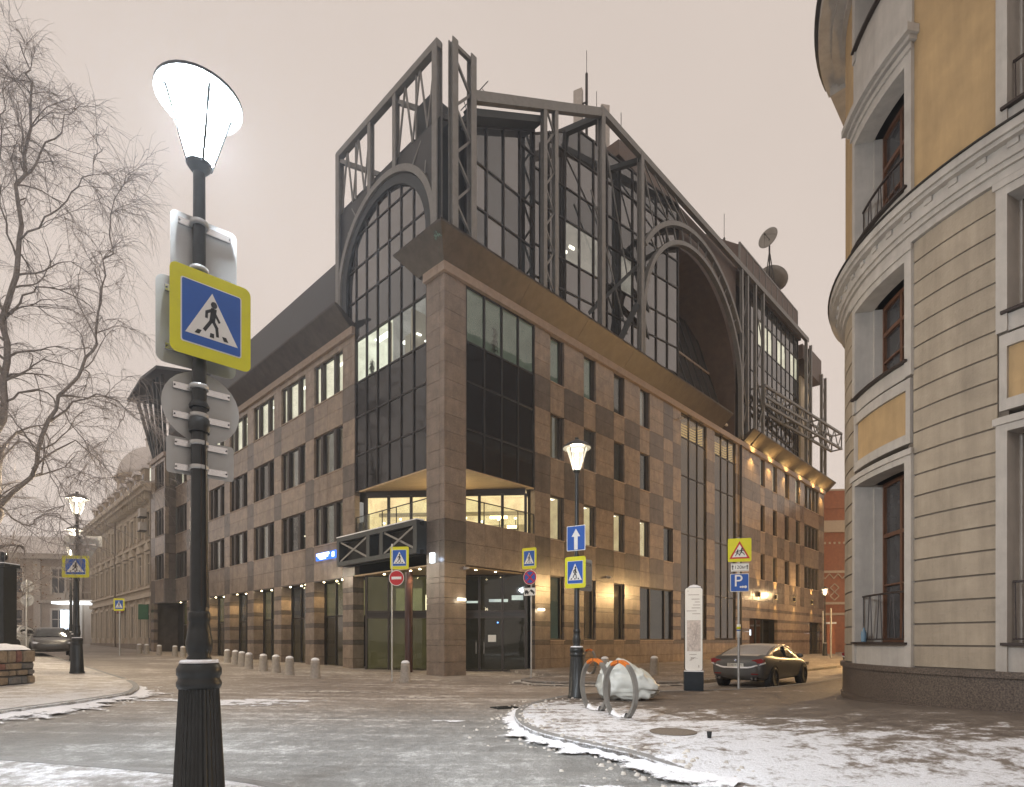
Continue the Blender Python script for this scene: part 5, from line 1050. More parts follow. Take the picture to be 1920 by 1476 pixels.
mb = MB(); mb.box(3.6, 4.6, -1.9, -1.7, .8, 4.6); mb.build('lit_showcase', 'tv', E_); mb = MB(); mb.box(2.6, 9, -2.0, -.1, 5.4, 5.7); mb.build('lit_canopy', 'sign_white', E_)
# red brick building at the far right
K = thing('red_brick_building', 'red brick building with white patterned brickwork behind the fence at the far right', 'building', (38.5, 70, 0), math.radians(-6))
mb = MB(); mb.box(-3, 22, 0, 12, -.5, 17.5); mb.build('wall', 'brick_red', K)
mb = MB(); mb.box(-3.2, 22, -.3, 0, 14.6, 16.0); mb.build('cornice', 'brick_white', K); mb = MB(); mb.box(-3.1, 22, -.15, 12, 17.5, 19.6); mb.build('parapet', 'brick_red', K); mb = MB(); mb.box(-3.2, 22, -.2, 12, 19.6, 19.8); mb.build('coping', 'brick_white', K)
for z in (4.6, 5.9, 9.7): mb = MB(); mb.box(-3.1, 22, -.12, 0, z, z+.28); mb.build('string_course', 'brick_white', K)
mb = MB()
for k in range(26): mb.box(-2.9+.55*k, -2.7+.55*k, -.1, 0, 13.2, 13.45)
for k in range(14):
    for q in range(4):
        mb.bar((-2.6+1.0*k, -.06, 9.0), (-2.1+1.0*k, -.06, 9.6), .12, .1); mb.bar((-2.1+1.0*k, -.06, 9.6), (-1.6+1.0*k, -.06, 9.0), .12, .1); break
for k in range(8):
    for z in (1.2, 2.2, 3.2, 6.4, 7.4, 8.2): mb.bar((-2.7, -.06, z), (-2.3, -.06, z+.45), .12, .1); mb.bar((-2.3, -.06, z+.45), (-2.7, -.06, z+.9), .12, .1)
    break
for z in (6.9, 7.9): mb.bar((.0, -.06, z), (.5, -.06, z+.5), .12, .1); mb.bar((.5, -.06, z+.5), (1, -.06, z), .12, .1); mb.bar((0, -.06, z), (.5, -.06, z-.5), .12, .1); mb.bar((.5, -.06, z-.5), (1, -.06, z), .12, .1)
mb.build('patterned_brickwork', 'brick_white', K)
for i in range(5):
    a = 3.2+4.2*i
    for z0, z1 in ((5.9, 8.3), (10.7, 12.5), (13.0-.6, 14.4)) if False else ((6.3, 8.6), (10.4, 12.7), (13.9-.4, 14.5)):
        if z0 > 13: continue
        mb = MB(); mb.box(a-.7, a+.7, -.04, .02, z0, z1); o = mb.build('window', 'window_dark', K); mb = MB(); mb.box(a-1.05, a-.7, -.16, 0, z0-.3, z1+.35); mb.box(a+.7, a+1.05, -.16, 0, z0-.3, z1+.35); mb.box(a-.7, a+.7, -.16, 0, z1, z1+.35); mb.box(a-.7, a+.7, -.16, 0, z0-.3, z0); mb.box(a-.05, a+.05, -.1, -.045, z0, z1); mb.box(a-.69, a+.69, -.1, -.045, z0+1.1, z0+1.2); mb.build('surround', 'brick_white', o)
fe = thing('iron_fence', 'iron railing fence with brick piers in front of the red brick building', 'fence', (35.0, 62, 0), math.radians(-6))
for k in range(3): mb = MB(); mb.box(-1.3+4*k, -.5+4*k, -.4, .4, 0, 3.3); mb.build('pier', 'brick_red', fe); mb = MB(); mb.box(-1.4+4*k, -.4+4*k, -.5, .5, 3.3, 3.5); mb.build('pier_cap', 'snow', fe)
for k in range(16): mb = MB(); mb.tube([(-5+.28*k, 0, .1), (-5+.28*k, 0, 2.9)], .025, 4); mb.build('railing_bar', 'mullion', fe)
mb = MB(); mb.box(-5, -1.3, -.03, .03, .4, .46); mb.box(-5, -1.3, -.03, .03, 2.5, 2.56); mb.build('rail', 'mullion', fe)

# ------------------------------------------------------------------ street furniture helpers
def gpx(x, y, zf):
    """a point on the ground seen at picture position (x, y), for reading distances off the photograph"""
    z = 0
    for _ in range(6): Y = 1084*(1.6-z)/(y-1200); X = (x-960)/1084*Y; z = zf(X, Y)
    return (X, Y, z)
def rrect(w, h_, r, n=4):
    p = []
    for cx_, cy_, a0 in ((w/2-r, h_/2-r, 0), (-w/2+r, h_/2-r, 90), (-w/2+r, -h_/2+r, 180), (w/2-r, -h_/2+r, 270)):
        for k in range(n+1): a = math.radians(a0+90*k/n); p.append((cx_+r*math.cos(a), cy_+r*math.sin(a)))
    return p
def circ(r, n=28, c=(0, 0)): return [(c[0]+r*math.cos(2*PI*k/n), c[1]+r*math.sin(2*PI*k/n)) for k in range(n)]
def segp(p, q, w):
    p = Vector(p); q = Vector(q); d = (q-p).normalized(); n = Vector((-d.y, d.x))*w/2; e = d*w*.3
    return [tuple(p-e+n), tuple(p-e-n), tuple(q+e-n), tuple(q+e+n)]
def layer(par, name, polys, m, y0, th=.003, flip=1):
    mb = MB()
    for p in polys: mb.prism(p, lambda u, v, d: (u*flip, d*flip, v), y0, y0-th)
    return mb.build(name, m, par)
def txt(par, name, body, size, m, x, z, y0):
    me = text_mesh(body, size)
    for v in me.vertices: v.co = (v.co.x+x, y0, v.co.y+z)
    me.materials.clear(); me.materials.append(MATS[m]); o = lk(bpy.data.objects.new(name, me)); o.parent = par; return o
FIG = [circ(.055, 12, (.03, .215)), segp((.025, .13), (.0, -.05), .095), segp((.0, .125), (-.095, .07), .045), segp((-.095, .07), (-.10, -.02), .045), segp((.05, .07), (.12, -.04), .04), segp((-.01, -.05), (-.13, -.23), .055), segp((.01, -.05), (.075, -.15), .055), segp((.075, -.15), (.09, -.28), .05),
       [(-.30, -.33), (-.22, -.33), (-.18, -.26), (-.25, -.26)], [(-.045, -.33), (.03, -.33), (.03, -.26), (-.035, -.26)], [(.20, -.33), (.28, -.33), (.24, -.26), (.17, -.26)]]
def scale(polys, k, dx=0, dz=0): return [[(u*k+dx, v*k+dz) for u, v in p] for p in polys]
def back_rails(par, w, zs_):
    for z in zs_:
        mb = MB(); mb.box(-w*.42, w*.42, .008, .03, z-.03, z+.03); mb.build('back_rail', 'aluminium', par)
def plate(par, name, poly, m, loc, rz, th=.006):
    mb = MB(); mb.prism(poly, lambda u, v, d: (u, d, v), -th/2, th/2); return mb.build(name, m, par, loc=loc, rot=(0, 0, rz))
def crossing(par, loc, rz, w=.7, h_=.88, rails=True):
    o = plate(par, 'crossing_sign', rrect(w, h_, .06), ['sign_yellow'], loc, rz); b = min(w, h_)*.72; sw = w*.72; sh = h_*.70
    layer(o, 'white_border', [rrect(sw+.02, sh+.02, .02)], 'sign_white_paint', -.0035); layer(o, 'blue_panel', [rrect(sw, sh, .015)], 'sign_blue_paint', -.007)
    kx = sw; kz = sh
    sc_ = lambda P: [[(u*kx, v*kz) for u, v in p] for p in P]
    layer(o, 'white_triangle', sc_([[(-.45, -.36), (.45, -.36), (0, .40)]]), 'sign_white_paint', -.0105); layer(o, 'walking_figure', sc_(FIG), 'sign_black', -.014)
    if rails: back_rails(o, w, (h_*.3, -h_*.3))
    return o
def blank_back(par, name, poly, loc, rz, w, zs_):
    o = plate(par, name, poly, ['sign_back'], loc, rz); back_rails(o, -w, zs_)
    # the printed side looks away from the camera
    return o
def back_sign(par, name, poly, loc, rz, w, zs_):
    o = plate(par, name, poly, ['sign_back'], loc, rz)
    for z in zs_:
        mb = MB(); mb.box(-w*.42, w*.42, -.03, -.008, z-.028, z+.028); mb.build('back_rail', 'aluminium', o)
        for x in (-w*.4, w*.4): mb = MB(); mb.lathe([(.008, 0), (.008, .004)], 6); mb.build('bolt', 'mullion', o, loc=(x, -.031, z), rot=(PI/2, 0, 0))
    return o
def lamp_post(loc, label, power, col, bulb='lamp_bulb', glow=1, n=24, cap=True, glass='lantern_lit'):
    t = thing('street_lamp', label, 'street lamp', loc, 0, 'cast iron street lamps')
    mb = MB(); mb.lathe([(.235, 0), (.235, .05), (.215, .08), (.165, 1.06)], n*2, flute=.06, nf=1); mb.build('fluted_base', 'cast_iron', t, math.radians(50))
    mb = MB(); mb.lathe([(.172, 1.06), (.185, 1.09), (.185, 1.12), (.172, 1.14), (.172, 1.17), (.185, 1.19), (.185, 1.24), (.16, 1.29), (.11, 1.31)], n); mb.build('collar', 'cast_iron', t, True)
    if cap: mb = MB(); mb.lathe([(.165, 1.292), (.15, 1.318), (.09, 1.325)], n); mb.build('snow_cap', 'snow', t, True)
    mb = MB(); mb.lathe([(.095, 1.31), (.105, 1.33), (.088, 1.36), (.108, 1.42), (.112, 1.48), (.095, 1.58), (.082, 1.66), (.092, 1.68), (.092, 1.74), (.08, 1.76)], n); mb.build('vase', 'cast_iron', t, True)
    mb = MB(); mb.lathe([(.078, 1.76), (.066, 3.38), (.064, 3.4)], n, flute=.05, nf=1); mb.lathe([(.085, 3.38), (.09, 3.42), (.085, 3.5), (.066, 3.52)], n); mb.lathe([(.082, 3.6), (.086, 3.62), (.066, 3.66)], n); mb.lathe([(.062, 3.5), (.05, 5.6), (.05, 5.75)], n); mb.build('pole', 'cast_iron', t, math.radians(50))
    ln = part('lantern', t, (0, 0, 5.75)); mb = MB(); mb.lathe([(.05, -.02), (.09, .03), (.11, .06), (.02, .07)], n); mb.build('lantern_cup', 'cast_iron', ln, True)
    for k in range(4): a = PI/4+PI/2*k; mb = MB(); mb.tube([(.10*math.cos(a), .10*math.sin(a), .05), (.27*math.cos(a), .27*math.sin(a), .62)], .012, 5); mb.build('lantern_bar', 'cast_iron', ln)
    mb = MB(); mb.lathe([(.093, .06), (.262, .62)], n); g_ = mb.build('lantern_glass', glass, ln, math.radians(40))
    mb = MB(); mb.lathe([(.29, .62), (.36, .63), (.36, .66), (.27, .74), (.12, .82), (.05, .84), (.05, .9), (.0, .92)], n); mb.build('lantern_roof', 'cast_iron', ln, math.radians(40))
    mb = MB(); mb.lathe([(.0, .1), (.03, .12), (.036*glow, .2), (.036*glow, .48), (.015, .54)], 12); mb.build('bulb', bulb, ln, True)
    mb = MB(); mb.lathe([(.02, .56), (.22, .61)], n); mb.build('reflector', 'sign_white_paint', ln, True)
    point_light('lamp_light', (0, 0, .32), power, col, .13, ln)
    return t
# near lamp with its signs
NX, NY = -2.84, 5.25
nl = lamp_post((NX, NY, .10), 'near black street lamp glaring white, with a pedestrian crossing sign and sign backs', 12000, (.82, .91, 1), 'lamp_cold', 1.4, 32, True, 'lantern_lit_cold')
SZ = math.radians(43); BZ = math.radians(40)
crossing(nl, (.14, -.05, 4.39), SZ, .67, .775)
back_sign(nl, 'square_sign_back', rrect(.66, .78, .07), (-.06, .075, 4.37), BZ, .62, (.27, -.25))
back_sign(nl, 'tall_sign_back', rrect(.55, .78, .05), (.0, .09, 4.97), BZ, .52, (.30, -.12)); back_sign(nl, 'round_sign_back', circ(.325), (-.03, .095, 3.64), BZ, .56, (.15, -.11)); back_sign(nl, 'low_sign_back', rrect(.56, .33, .03), (-.035, .095, 3.17), BZ, .52, (.11, -.11))
for z in (4.85, 5.27, 4.64, 4.12, 3.79, 3.53, 3.28, 3.06): mb = MB(); mb.lathe([(.072, -.02), (.078, -.018), (.078, .018), (.072, .02)], 20, (0, 0, z)); mb.build('clamp', 'galv', nl, True)
mb = MB(); mb.tube([(.075, -.02, 1.8), (.07, -.02, 2.4), (.069, -.03, 3.3)], .007, 5); mb.tube([(.05, -.06, 1.8), (.045, -.055, 3.3)], .006, 5); mb.build('cable', 'mullion', nl)
# middle lamp by the racks
ml = lamp_post((1.66, 14.8, .12), 'lit street lamp beside the bicycle racks carrying a white arrow sign', 800, (1, .80, .55), 'lamp_bulb', 1.0)
MZ = math.radians(-32)
crossing(ml, (-.05, -.09, 3.20), MZ, .58, .80); o = plate(ml, 'one_way_sign', rrect(.52, .64, .02), ['sign_white_paint'], (-.03, -.08, 4.07), MZ)
layer(o, 'blue_panel', [rrect(.485, .605, .015)], 'sign_blue_paint', -.0035); layer(o, 'white_arrow', [[(-.05, -.29), (.05, -.29), (.05, .04), (.12, .04), (0, .24), (-.12, .04), (-.05, .04)]], 'sign_white_paint', -.007); back_rails(o, .5, (.2, -.2))
o = back_sign(ml, 'sign_back', rrect(.52, .82, .05), (.2, .12, 3.15), math.radians(30), .5, (.28, -.28))
# lamps on the left pavement
LX, LY, LZ = -15.95, 21.2, pl(-15.95)
ll = lamp_post((LX, LY, LZ), 'nearest lit street lamp on the left pavement with a crossing sign', 2800, (1, .84, .62), 'lamp_bulb', 1.2)
crossing(ll, (.02, -.1, 3.9), math.radians(4), .95, .80); back_sign(ll, 'wide_sign_back', rrect(1.3, .42, .03), (.15, .1, 4.85), math.radians(6), 1.1, (.12, -.12)); back_sign(ll, 'yield_sign_back', [(-.5, .22), (.5, .22), (0, -.6)], (.15, .1, 4.42), math.radians(6), .7, (.12,))
for (x, y, p, lb) in ((-21.4, 28.3, 2200, 'second street lamp along the left pavement behind the nearest one'), (-26.1, 34.2, 1000, 'farthest street lamp on the left pavement beside the parked cars')): lamp_post((x, y, pl(x)), lb, p, (1, .84, .62), 'lamp_bulb')
for (x, y, p, lb) in ((16.2, 23.4, 1500, 'street lamp hidden behind the rounded corner building that gilds the right front'), (23.0, 31.5, 8000, 'farther hidden street lamp that gilds the far right wing'), (30.0, 39.5, 9000, 'farthest hidden street lamp along the right street')): lamp_post((x, y, .12), lb, p, (1, .62, .26), 'lamp_bulb')
fl = lamp_post((29.5, 54.5, .0), 'lit street lamp far down the right street in front of the brick building', 1500, (1, .66, .32), 'lamp_bulb', 1.3)
# sign posts
def post(loc, h_, label, m='galv', r=.03):
    t = thing('sign_post', label, 'sign post', loc, 0, 'sign posts'); mb = MB(); mb.lathe([(r, 0), (r, h_), (r*.6, h_+.01)], 12); mb.build('pole', m, t, math.radians(40)); return t
p_ = gpx(735, 1278, lambda x, y: gz(x)); sp = post(p_, 5.15, 'sign post with a crossing sign above a red no entry disc at the office corner'); Y_ = p_[1]
crossing(sp, (.29, -.06, 4.62), math.radians(-8), .72, .84); o = plate(sp, 'no_entry_sign', circ(.29), ['sign_white_paint'], (.18, -.06, 3.87), math.radians(-8))
layer(o, 'red_disc', [circ(.27)], 'sign_red', -.0035); layer(o, 'white_bar', [[(-.19, -.05), (.19, -.05), (.19, .05), (-.19, .05)]], 'sign_white_paint', -.007); back_rails(o, .5, (.1, -.1))
p_ = gpx(996, 1271, lambda x, y: .12); sq = post(p_, 5.0, 'sign post with crossing, no stopping and tow truck signs before the entrance'); Z7 = math.radians(-28)
crossing(sq, (-.08, -.06, 4.66), Z7, .62, .82); o = plate(sq, 'no_stopping_sign', circ(.29), ['sign_white_paint'], (-.05, -.06, 3.92), Z7); layer(o, 'red_ring', [circ(.275)], 'sign_red', -.0035); layer(o, 'blue_disc', [circ(.225)], 'sign_blue_paint', -.007); layer(o, 'red_cross', [segp((-.14, -.14), (.14, .14), .06), segp((-.14, .14), (.14, -.14), .06)], 'sign_red', -.0105); back_rails(o, .5, (.1, -.1))
o = plate(sq, 'tow_truck_plate', rrect(.50, .30, .02), ['sign_white_paint'], (-.06, -.06, 3.36), Z7); layer(o, 'tow_truck', [[(-.22, -.06), (-.05, -.06), (-.05, .0), (-.1, .06), (-.2, .06), (-.22, 0)], segp((-.05, -.03), (.06, .07), .02), [(.02, .06), (.06, .09), (.14, .05), (.2, -.01), (.22, -.06), (.16, -.07), (.05, -.01)], circ(.03, 10, (-.17, -.08)), circ(.03, 10, (-.08, -.08)), circ(.03, 10, (.17, -.08))], 'sign_black', -.0035)
p_ = gpx(1385, 1292, pr); sr_ = post(p_, 4.55, 'sign post by the parked sedan with children, distance and parking signs', r=.035); Z8 = math.radians(-16)
o = plate(sr_, 'children_sign', rrect(.66, .70, .04), ['sign_yellow'], (0, -.07, 4.18), Z8); layer(o, 'red_triangle', [[(-.29, -.26), (.29, -.26), (0, .27)]], 'sign_red', -.0035); layer(o, 'white_triangle', [[(-.215, -.215), (.215, -.215), (0, .175)]], 'sign_white_paint', -.007)
def kid(x, z, k): return scale([circ(.03, 10, (.01, .12)), segp((.0, .08), (-.02, .0), .045), segp((-.02, .07), (-.08, .04), .022), segp((.01, .06), (.07, .04), .022), segp((-.02, 0), (-.07, -.09), .028), segp((-.01, 0), (.05, -.03), .028), segp((.05, -.03), (.08, -.08), .025)], k, x, z)
layer(o, 'running_children', kid(-.06, -.10, .8)+kid(.06, -.07, .95), 'sign_black', -.0105); back_rails(o, .6, (.2, -.2))
o = plate(sr_, 'distance_plate', rrect(.50, .25, .012), ['sign_white_paint'], (.01, -.07, 3.66), Z8); layer(o, 'black_edge', [[(-.24, .112), (.24, .112), (.24, .104), (-.24, .104)], [(-.24, -.112), (.24, -.112), (.24, -.104), (-.24, -.104)]], 'sign_black', -.0035)
layer(o, 'arrows', [[(-.215, -.07), (-.19, -.07), (-.19, .02), (-.17, .02), (-.2025, .08), (-.235, .02), (-.215, .02)], [(.19, -.07), (.215, -.07), (.215, .02), (.235, .02), (.2025, .08), (.17, .02), (.19, .02)]], 'sign_black', -.0035); txt(o, 'lettering', '120м', .145, 'sign_black', 0, .0, -.0075)
o = plate(sr_, 'parking_sign', rrect(.52, .54, .03), ['sign_white_paint'], (.0, -.07, 3.20), Z8); layer(o, 'blue_panel', [rrect(.49, .51, .025)], 'sign_blue_paint', -.0035); txt(o, 'letter', 'P', .50, 'sign_white_paint', -.04, .04, -.0075); layer(o, 'coins', [circ(.028, 14, (.03, -.13)), circ(.034, 14, (.09, -.13)), circ(.042, 14, (.165, -.13))], 'sign_white_paint', -.007); back_rails(o, .48, (.15, -.15))
mb = MB(); mb.lathe([(.055, 1.55), (.055, 1.95)], 14); mb.build('sticker_sleeve', 'sign_white_paint', sr_, True); mb = MB(); mb.lathe([(.057, 1.80), (.057, 1.88)], 14); mb.build('sticker_band', 'sign_yellow', sr_, True); mb = MB(); mb.lathe([(.0575, 1.75), (.0575, 1.79)], 14); mb.build('sticker_band', 'sign_blue_paint', sr_, True)
p_ = (-25.2, 30.0, pl(-25.2)); sl_ = post(p_, 4.0, 'thin sign post with two sign backs in front of the parked dark car', r=.04); back_sign(sl_, 'round_sign_back', circ(.33), (0, .06, 3.65), .1, .5, (.1,)); back_sign(sl_, 'round_sign_back', circ(.33), (0, .06, 2.95), .1, .5, (.1,))
p_ = (-28.5, 42, gz(-28.5)); sl2 = post(p_, 3.3, 'small crossing sign on a lit post far up the left street', r=.05); crossing(sl2, (0, -.07, 3.7), .1, .75, .9, False)
for x, y, h_, lb in ((26.2, 47.5, 4.2, 'bare grey post on the pavement by the garage doors'), (31.2, 58.0, 4.5, 'bare grey post beside the far street lamp')): post((x, y, .0), h_, lb, r=.07)
# ------------------------------------------------------------------ bollards
bol = None
BP = [(591, 1272, 'nearest grey concrete bollard of the left row, in front of the street name plate'), (543, 1266, 'second bollard from the right in the left row'), (517.5, 1261.6, 'third bollard from the right in the left row'), (493.7, 1258.7, 'fourth bollard from the right in the left row'), (466.7, 1254.5, 'right one of the three close bollards in the left row'), (453.5, 1250, 'middle one of the three close bollards in the left row'), (441, 1246, 'left one of the three close bollards in the left row'), (426, 1243, 'bollard just right of the near lamp post base'),
      (343, 1233, 'bollard just left of the near lamp post base'), (328, 1231, 'bollard second to the left of the near lamp post base'), (298.6, 1229, 'bollard at the left end of the office building'), (275, 1226, 'bollard before the green shop sign'), (261, 1225, 'leftmost bollard before the old beige building'), (760, 1279, 'lone bollard right of the no entry sign post'), (1227, 1266, 'bollard across the street right of the wrapped block'), (1134, 1268, 'bollard across the street behind the bicycle racks')]
for x, y, lb in BP:
    zf = (lambda a, b: .12) if x > 1000 else (lambda a, b: gz(a)); P = gpx(x, y, zf)
    if bol is None:
        bol = thing('bollard', lb, 'bollard', P, 0, 'concrete bollards'); mb = MB(); mb.lathe([(.205, 0), (.20, .02), (.168, .60), (.172, .61), (.172, .63), (.166, .64), (.15, .72), (.11, .76), (.02, .775)], 18); mb.build('shaft', 'concrete', bol, math.radians(35)); mb = MB(); mb.lathe([(.158, .705), (.15, .745), (.11, .785), (.05, .805), (.0, .81)], 18); mb.build('snow_cap', 'snow', bol, True)
    else: b_ = copy_tree(bol); b_.location = P; b_['label'] = lb
# ------------------------------------------------------------------ bicycle racks
def rack(loc, rz, label):
    t = thing('bicycle_rack', label, 'bicycle rack', loc, rz, 'hoop bicycle racks'); R_ = .54; cz = .50
    def arcm(a0, a1, n, w=.045): 
        mb = MB(); pts = []
        for k in range(n+1): a = math.radians(a0+(a1-a0)*k/n); pts.append((a, R_))
        for a, r in pts:
            for dr, dy in ((-.028, -w), (.028, -w), (.028, w), (-.028, w)): mb.v.append(((r+dr)*math.cos(a), dy, cz+(r+dr)*1.04*math.sin(a)))
        for i in range(n):
            for k in range(4): mb.f.append((4*i+k, 4*i+(k+1)%4, 4*i+4+(k+1)%4, 4*i+4+k)); mb.m.append(0)
        mb.f += [(0,1,2,3), (4*n+3, 4*n+2, 4*n+1, 4*n)]; mb.m += [0, 0]; return mb
    arcm(-65, 60, 26).build('hoop', 'rack_steel', t, math.radians(40)); arcm(120, 245, 26).build('hoop', 'rack_steel', t, math.radians(40)); arcm(60.3, 88.5, 8, .047).build('orange_band', 'orange', t, math.radians(40)); arcm(91.5, 119.7, 8, .047).build('orange_band', 'orange', t, math.radians(40)); arcm(88.5, 91.5, 2, .047).build('black_band', 'sign_black', t)
    mb = MB(); 
    for x in (-.22, .22): mb.box(x-.07, x+.07, -.08, .08, 0, .014)
    mb.build('foot_plate', 'rack_steel', t)
    mb = MB(); n = 12
    for k in range(n+1):
        u = -1+2*k/n; x = .24*u; z = .03+.07*u*u; mb.v += [(x, -.07, .0), (x, -.03, z), (x, .03, z), (x, .07, 0)]
    for k in range(n):
        for q in range(3): mb.f.append((4*k+q, 4*k+q+1, 4*k+5+q, 4*k+4+q)); mb.m.append(0)
    mb.build('snow_heap', 'snow', t, True); return t
RZ_ = math.radians(-68)
rack((1.76, 12.3, .12), RZ_, 'left of the two near steel hoop bicycle racks with orange top'); rack((2.09, 11.2, .12), RZ_, 'right of the two near steel hoop bicycle racks with orange top'); rack((3.4, 25.4, .12), RZ_, 'small distant hoop rack across the street with orange top')
# ------------------------------------------------------------------ wrapped block
wb = thing('wrapped_block', 'bulky block wrapped in whitish plastic sheeting beside the bicycle racks', 'wrapped block', (2.86, 14.35, .12), math.radians(-8)); rnd = random.Random(4)
bm = bmesh.new(); bmesh.ops.create_icosphere(bm, subdivisions=5, radius=1)
from mathutils import noise as NS
for v in bm.verts:
    p = v.co.copy(); u = Vector((math.copysign(abs(p.x)**.55, p.x), math.copysign(abs(p.y)**.55, p.y), math.copysign(abs(p.z)**.6, p.z)))
    top = max(0, u.z); x = u.x*(.74-.14*top)-.05*top; y = u.y*(.46-.1*top); z = .46+.46*u.z
    if z > .3: z -= .22*max(0, u.x)*top+ .12*max(0, u.x-.3)
    q = Vector((x, y, z)); f1 = NS.noise(q*2.6); f2 = abs(NS.noise(Vector((x*3+z*5, y*4, z*2.2-x*2)))); f3 = NS.noise(q*9)
    n = p.normalized(); f4 = 1-abs(NS.noise(Vector((x*1.7-z*2.4, y*2+3, z*1.5+x*1.2)))); d = .06*f1+.10*f2-.06+.015*f3+.09*f4**6
    v.co = q+n*d
    if v.co.z < .02: v.co.z = 0; v.co.x *= 1.03; v.co.y *= 1.05
me = bpy.data.meshes.new('sheeting'); bm.to_mesh(me); bm.free(); me.materials.append(MATS['tarp'])
for p in me.polygons: p.use_smooth = True
inst('sheeting', me, wb, (0, 0, 0))
# ------------------------------------------------------------------ information stele
st = thing('information_stele', 'tall white information pillar with a map on a dark blue base', 'stele', (5.33, 17.0, .12), math.radians(-14))
mb = MB(); mb.box(-.27, .27, -.27, .27, 0, .56); mb.build('base', 'stele_black', st)
mb = MB(); mb.prism(rrect(.50, 2.42, .07), lambda u, v, d: (u, d, v+1.79), -.22, .22); mb.build('body', 'stele_black', st); o = layer(st, 'front_panel', [[(u, v+1.79) for u, v in rrect(.48, 2.40, .065)]], 'stele_face', -.2205)
y0 = -.2245; layer(o, 'map', [[(-.19, 1.15), (.19, 1.15), (.19, 2.05), (-.19, 2.05)]], 'map_fill', y0)
rl_ = []
for i, (w, a) in enumerate(((.30, 0), (.22, .05), (.14, .1), (.20, .08), (.24, .06), (.28, -.06), (.22, .07))): z = 2.78-.085*i-(.04 if i else 0); rl_.append([(a-w/2, z), (a+w/2, z), (a+w/2, z+.017), (a-w/2, z+.017)])
rl_ += [[(-.12, 1.05), (.08, 1.05), (.08, 1.066), (-.12, 1.066)], circ(.014, 8, (-.16, 2.9)), [(.13, .68), (.15, .68), (.15, .75), (.13, .75)]]; layer(o, 'lettering', rl_, 'print_grey', y0)
layer(o, 'map_lines', [segp((-.17+.3*random.random(), 1.2+.8*random.random()), (-.15+.3*random.random(), 1.2+.8*random.random()), .006) for _ in range(16)]+[segp((-.12+.24*random.random(), .86+.16*random.random()), (-.12+.24*random.random(), .86+.16*random.random()), .006) for _ in range(8)], 'print_grey', y0-.004)
mb = MB(); mb.prism([(-.17, 3.0), (.2, 3.0), (.19, 3.03), (.1, 3.07), (0, 3.085), (-.1, 3.06)], lambda u, v, d: (u, d, v), -.2, .2); mb.build('snow_cap', 'snow', st); mb = MB(); mb.box(-.275, .275, -.275, -.2, .56, .585); mb.build('snow_ledge', 'snow', st)
# ------------------------------------------------------------------ manhole, grate, cup
P = gpx(1262, 1373, pr); mb = MB(); mb.lathe([(.37, 0), (.37, .012), (.33, .014), (.33, .008), (.0, .008)], 28); tag(mb.build('manhole_cover', 'manhole_iron', loc=(P[0], P[1], pr(P[0], P[1])+.004)), 'round manhole cover bare of snow in the right pavement', 'manhole')
mb = MB(); mb.box(-.3, .3, -.2, -.17, 0, .02); mb.box(-.3, .3, .17, .2, 0, .02)
for k in range(9): mb.box(-.3+.07*k, -.27+.07*k, -.17, .17, 0, .018)
tag(mb.build('drain_grate', 'cast_iron', loc=(-.16, 13.6, gz(-.16)+.004), rot=(0, 0, .5)), 'iron drain grate in the road at the tip of the kerb', 'drain')
P = gpx(1330, 1384, pr); mb = MB(); mb.lathe([(.03, 0), (.038, .09), (.04, .1), (.0, .1)], 10); tag(mb.build('paper_cup', 'cast_iron', smooth=True, loc=(P[0], P[1], P[2])), 'small dark cup dropped on the snowy pavement', 'cup')
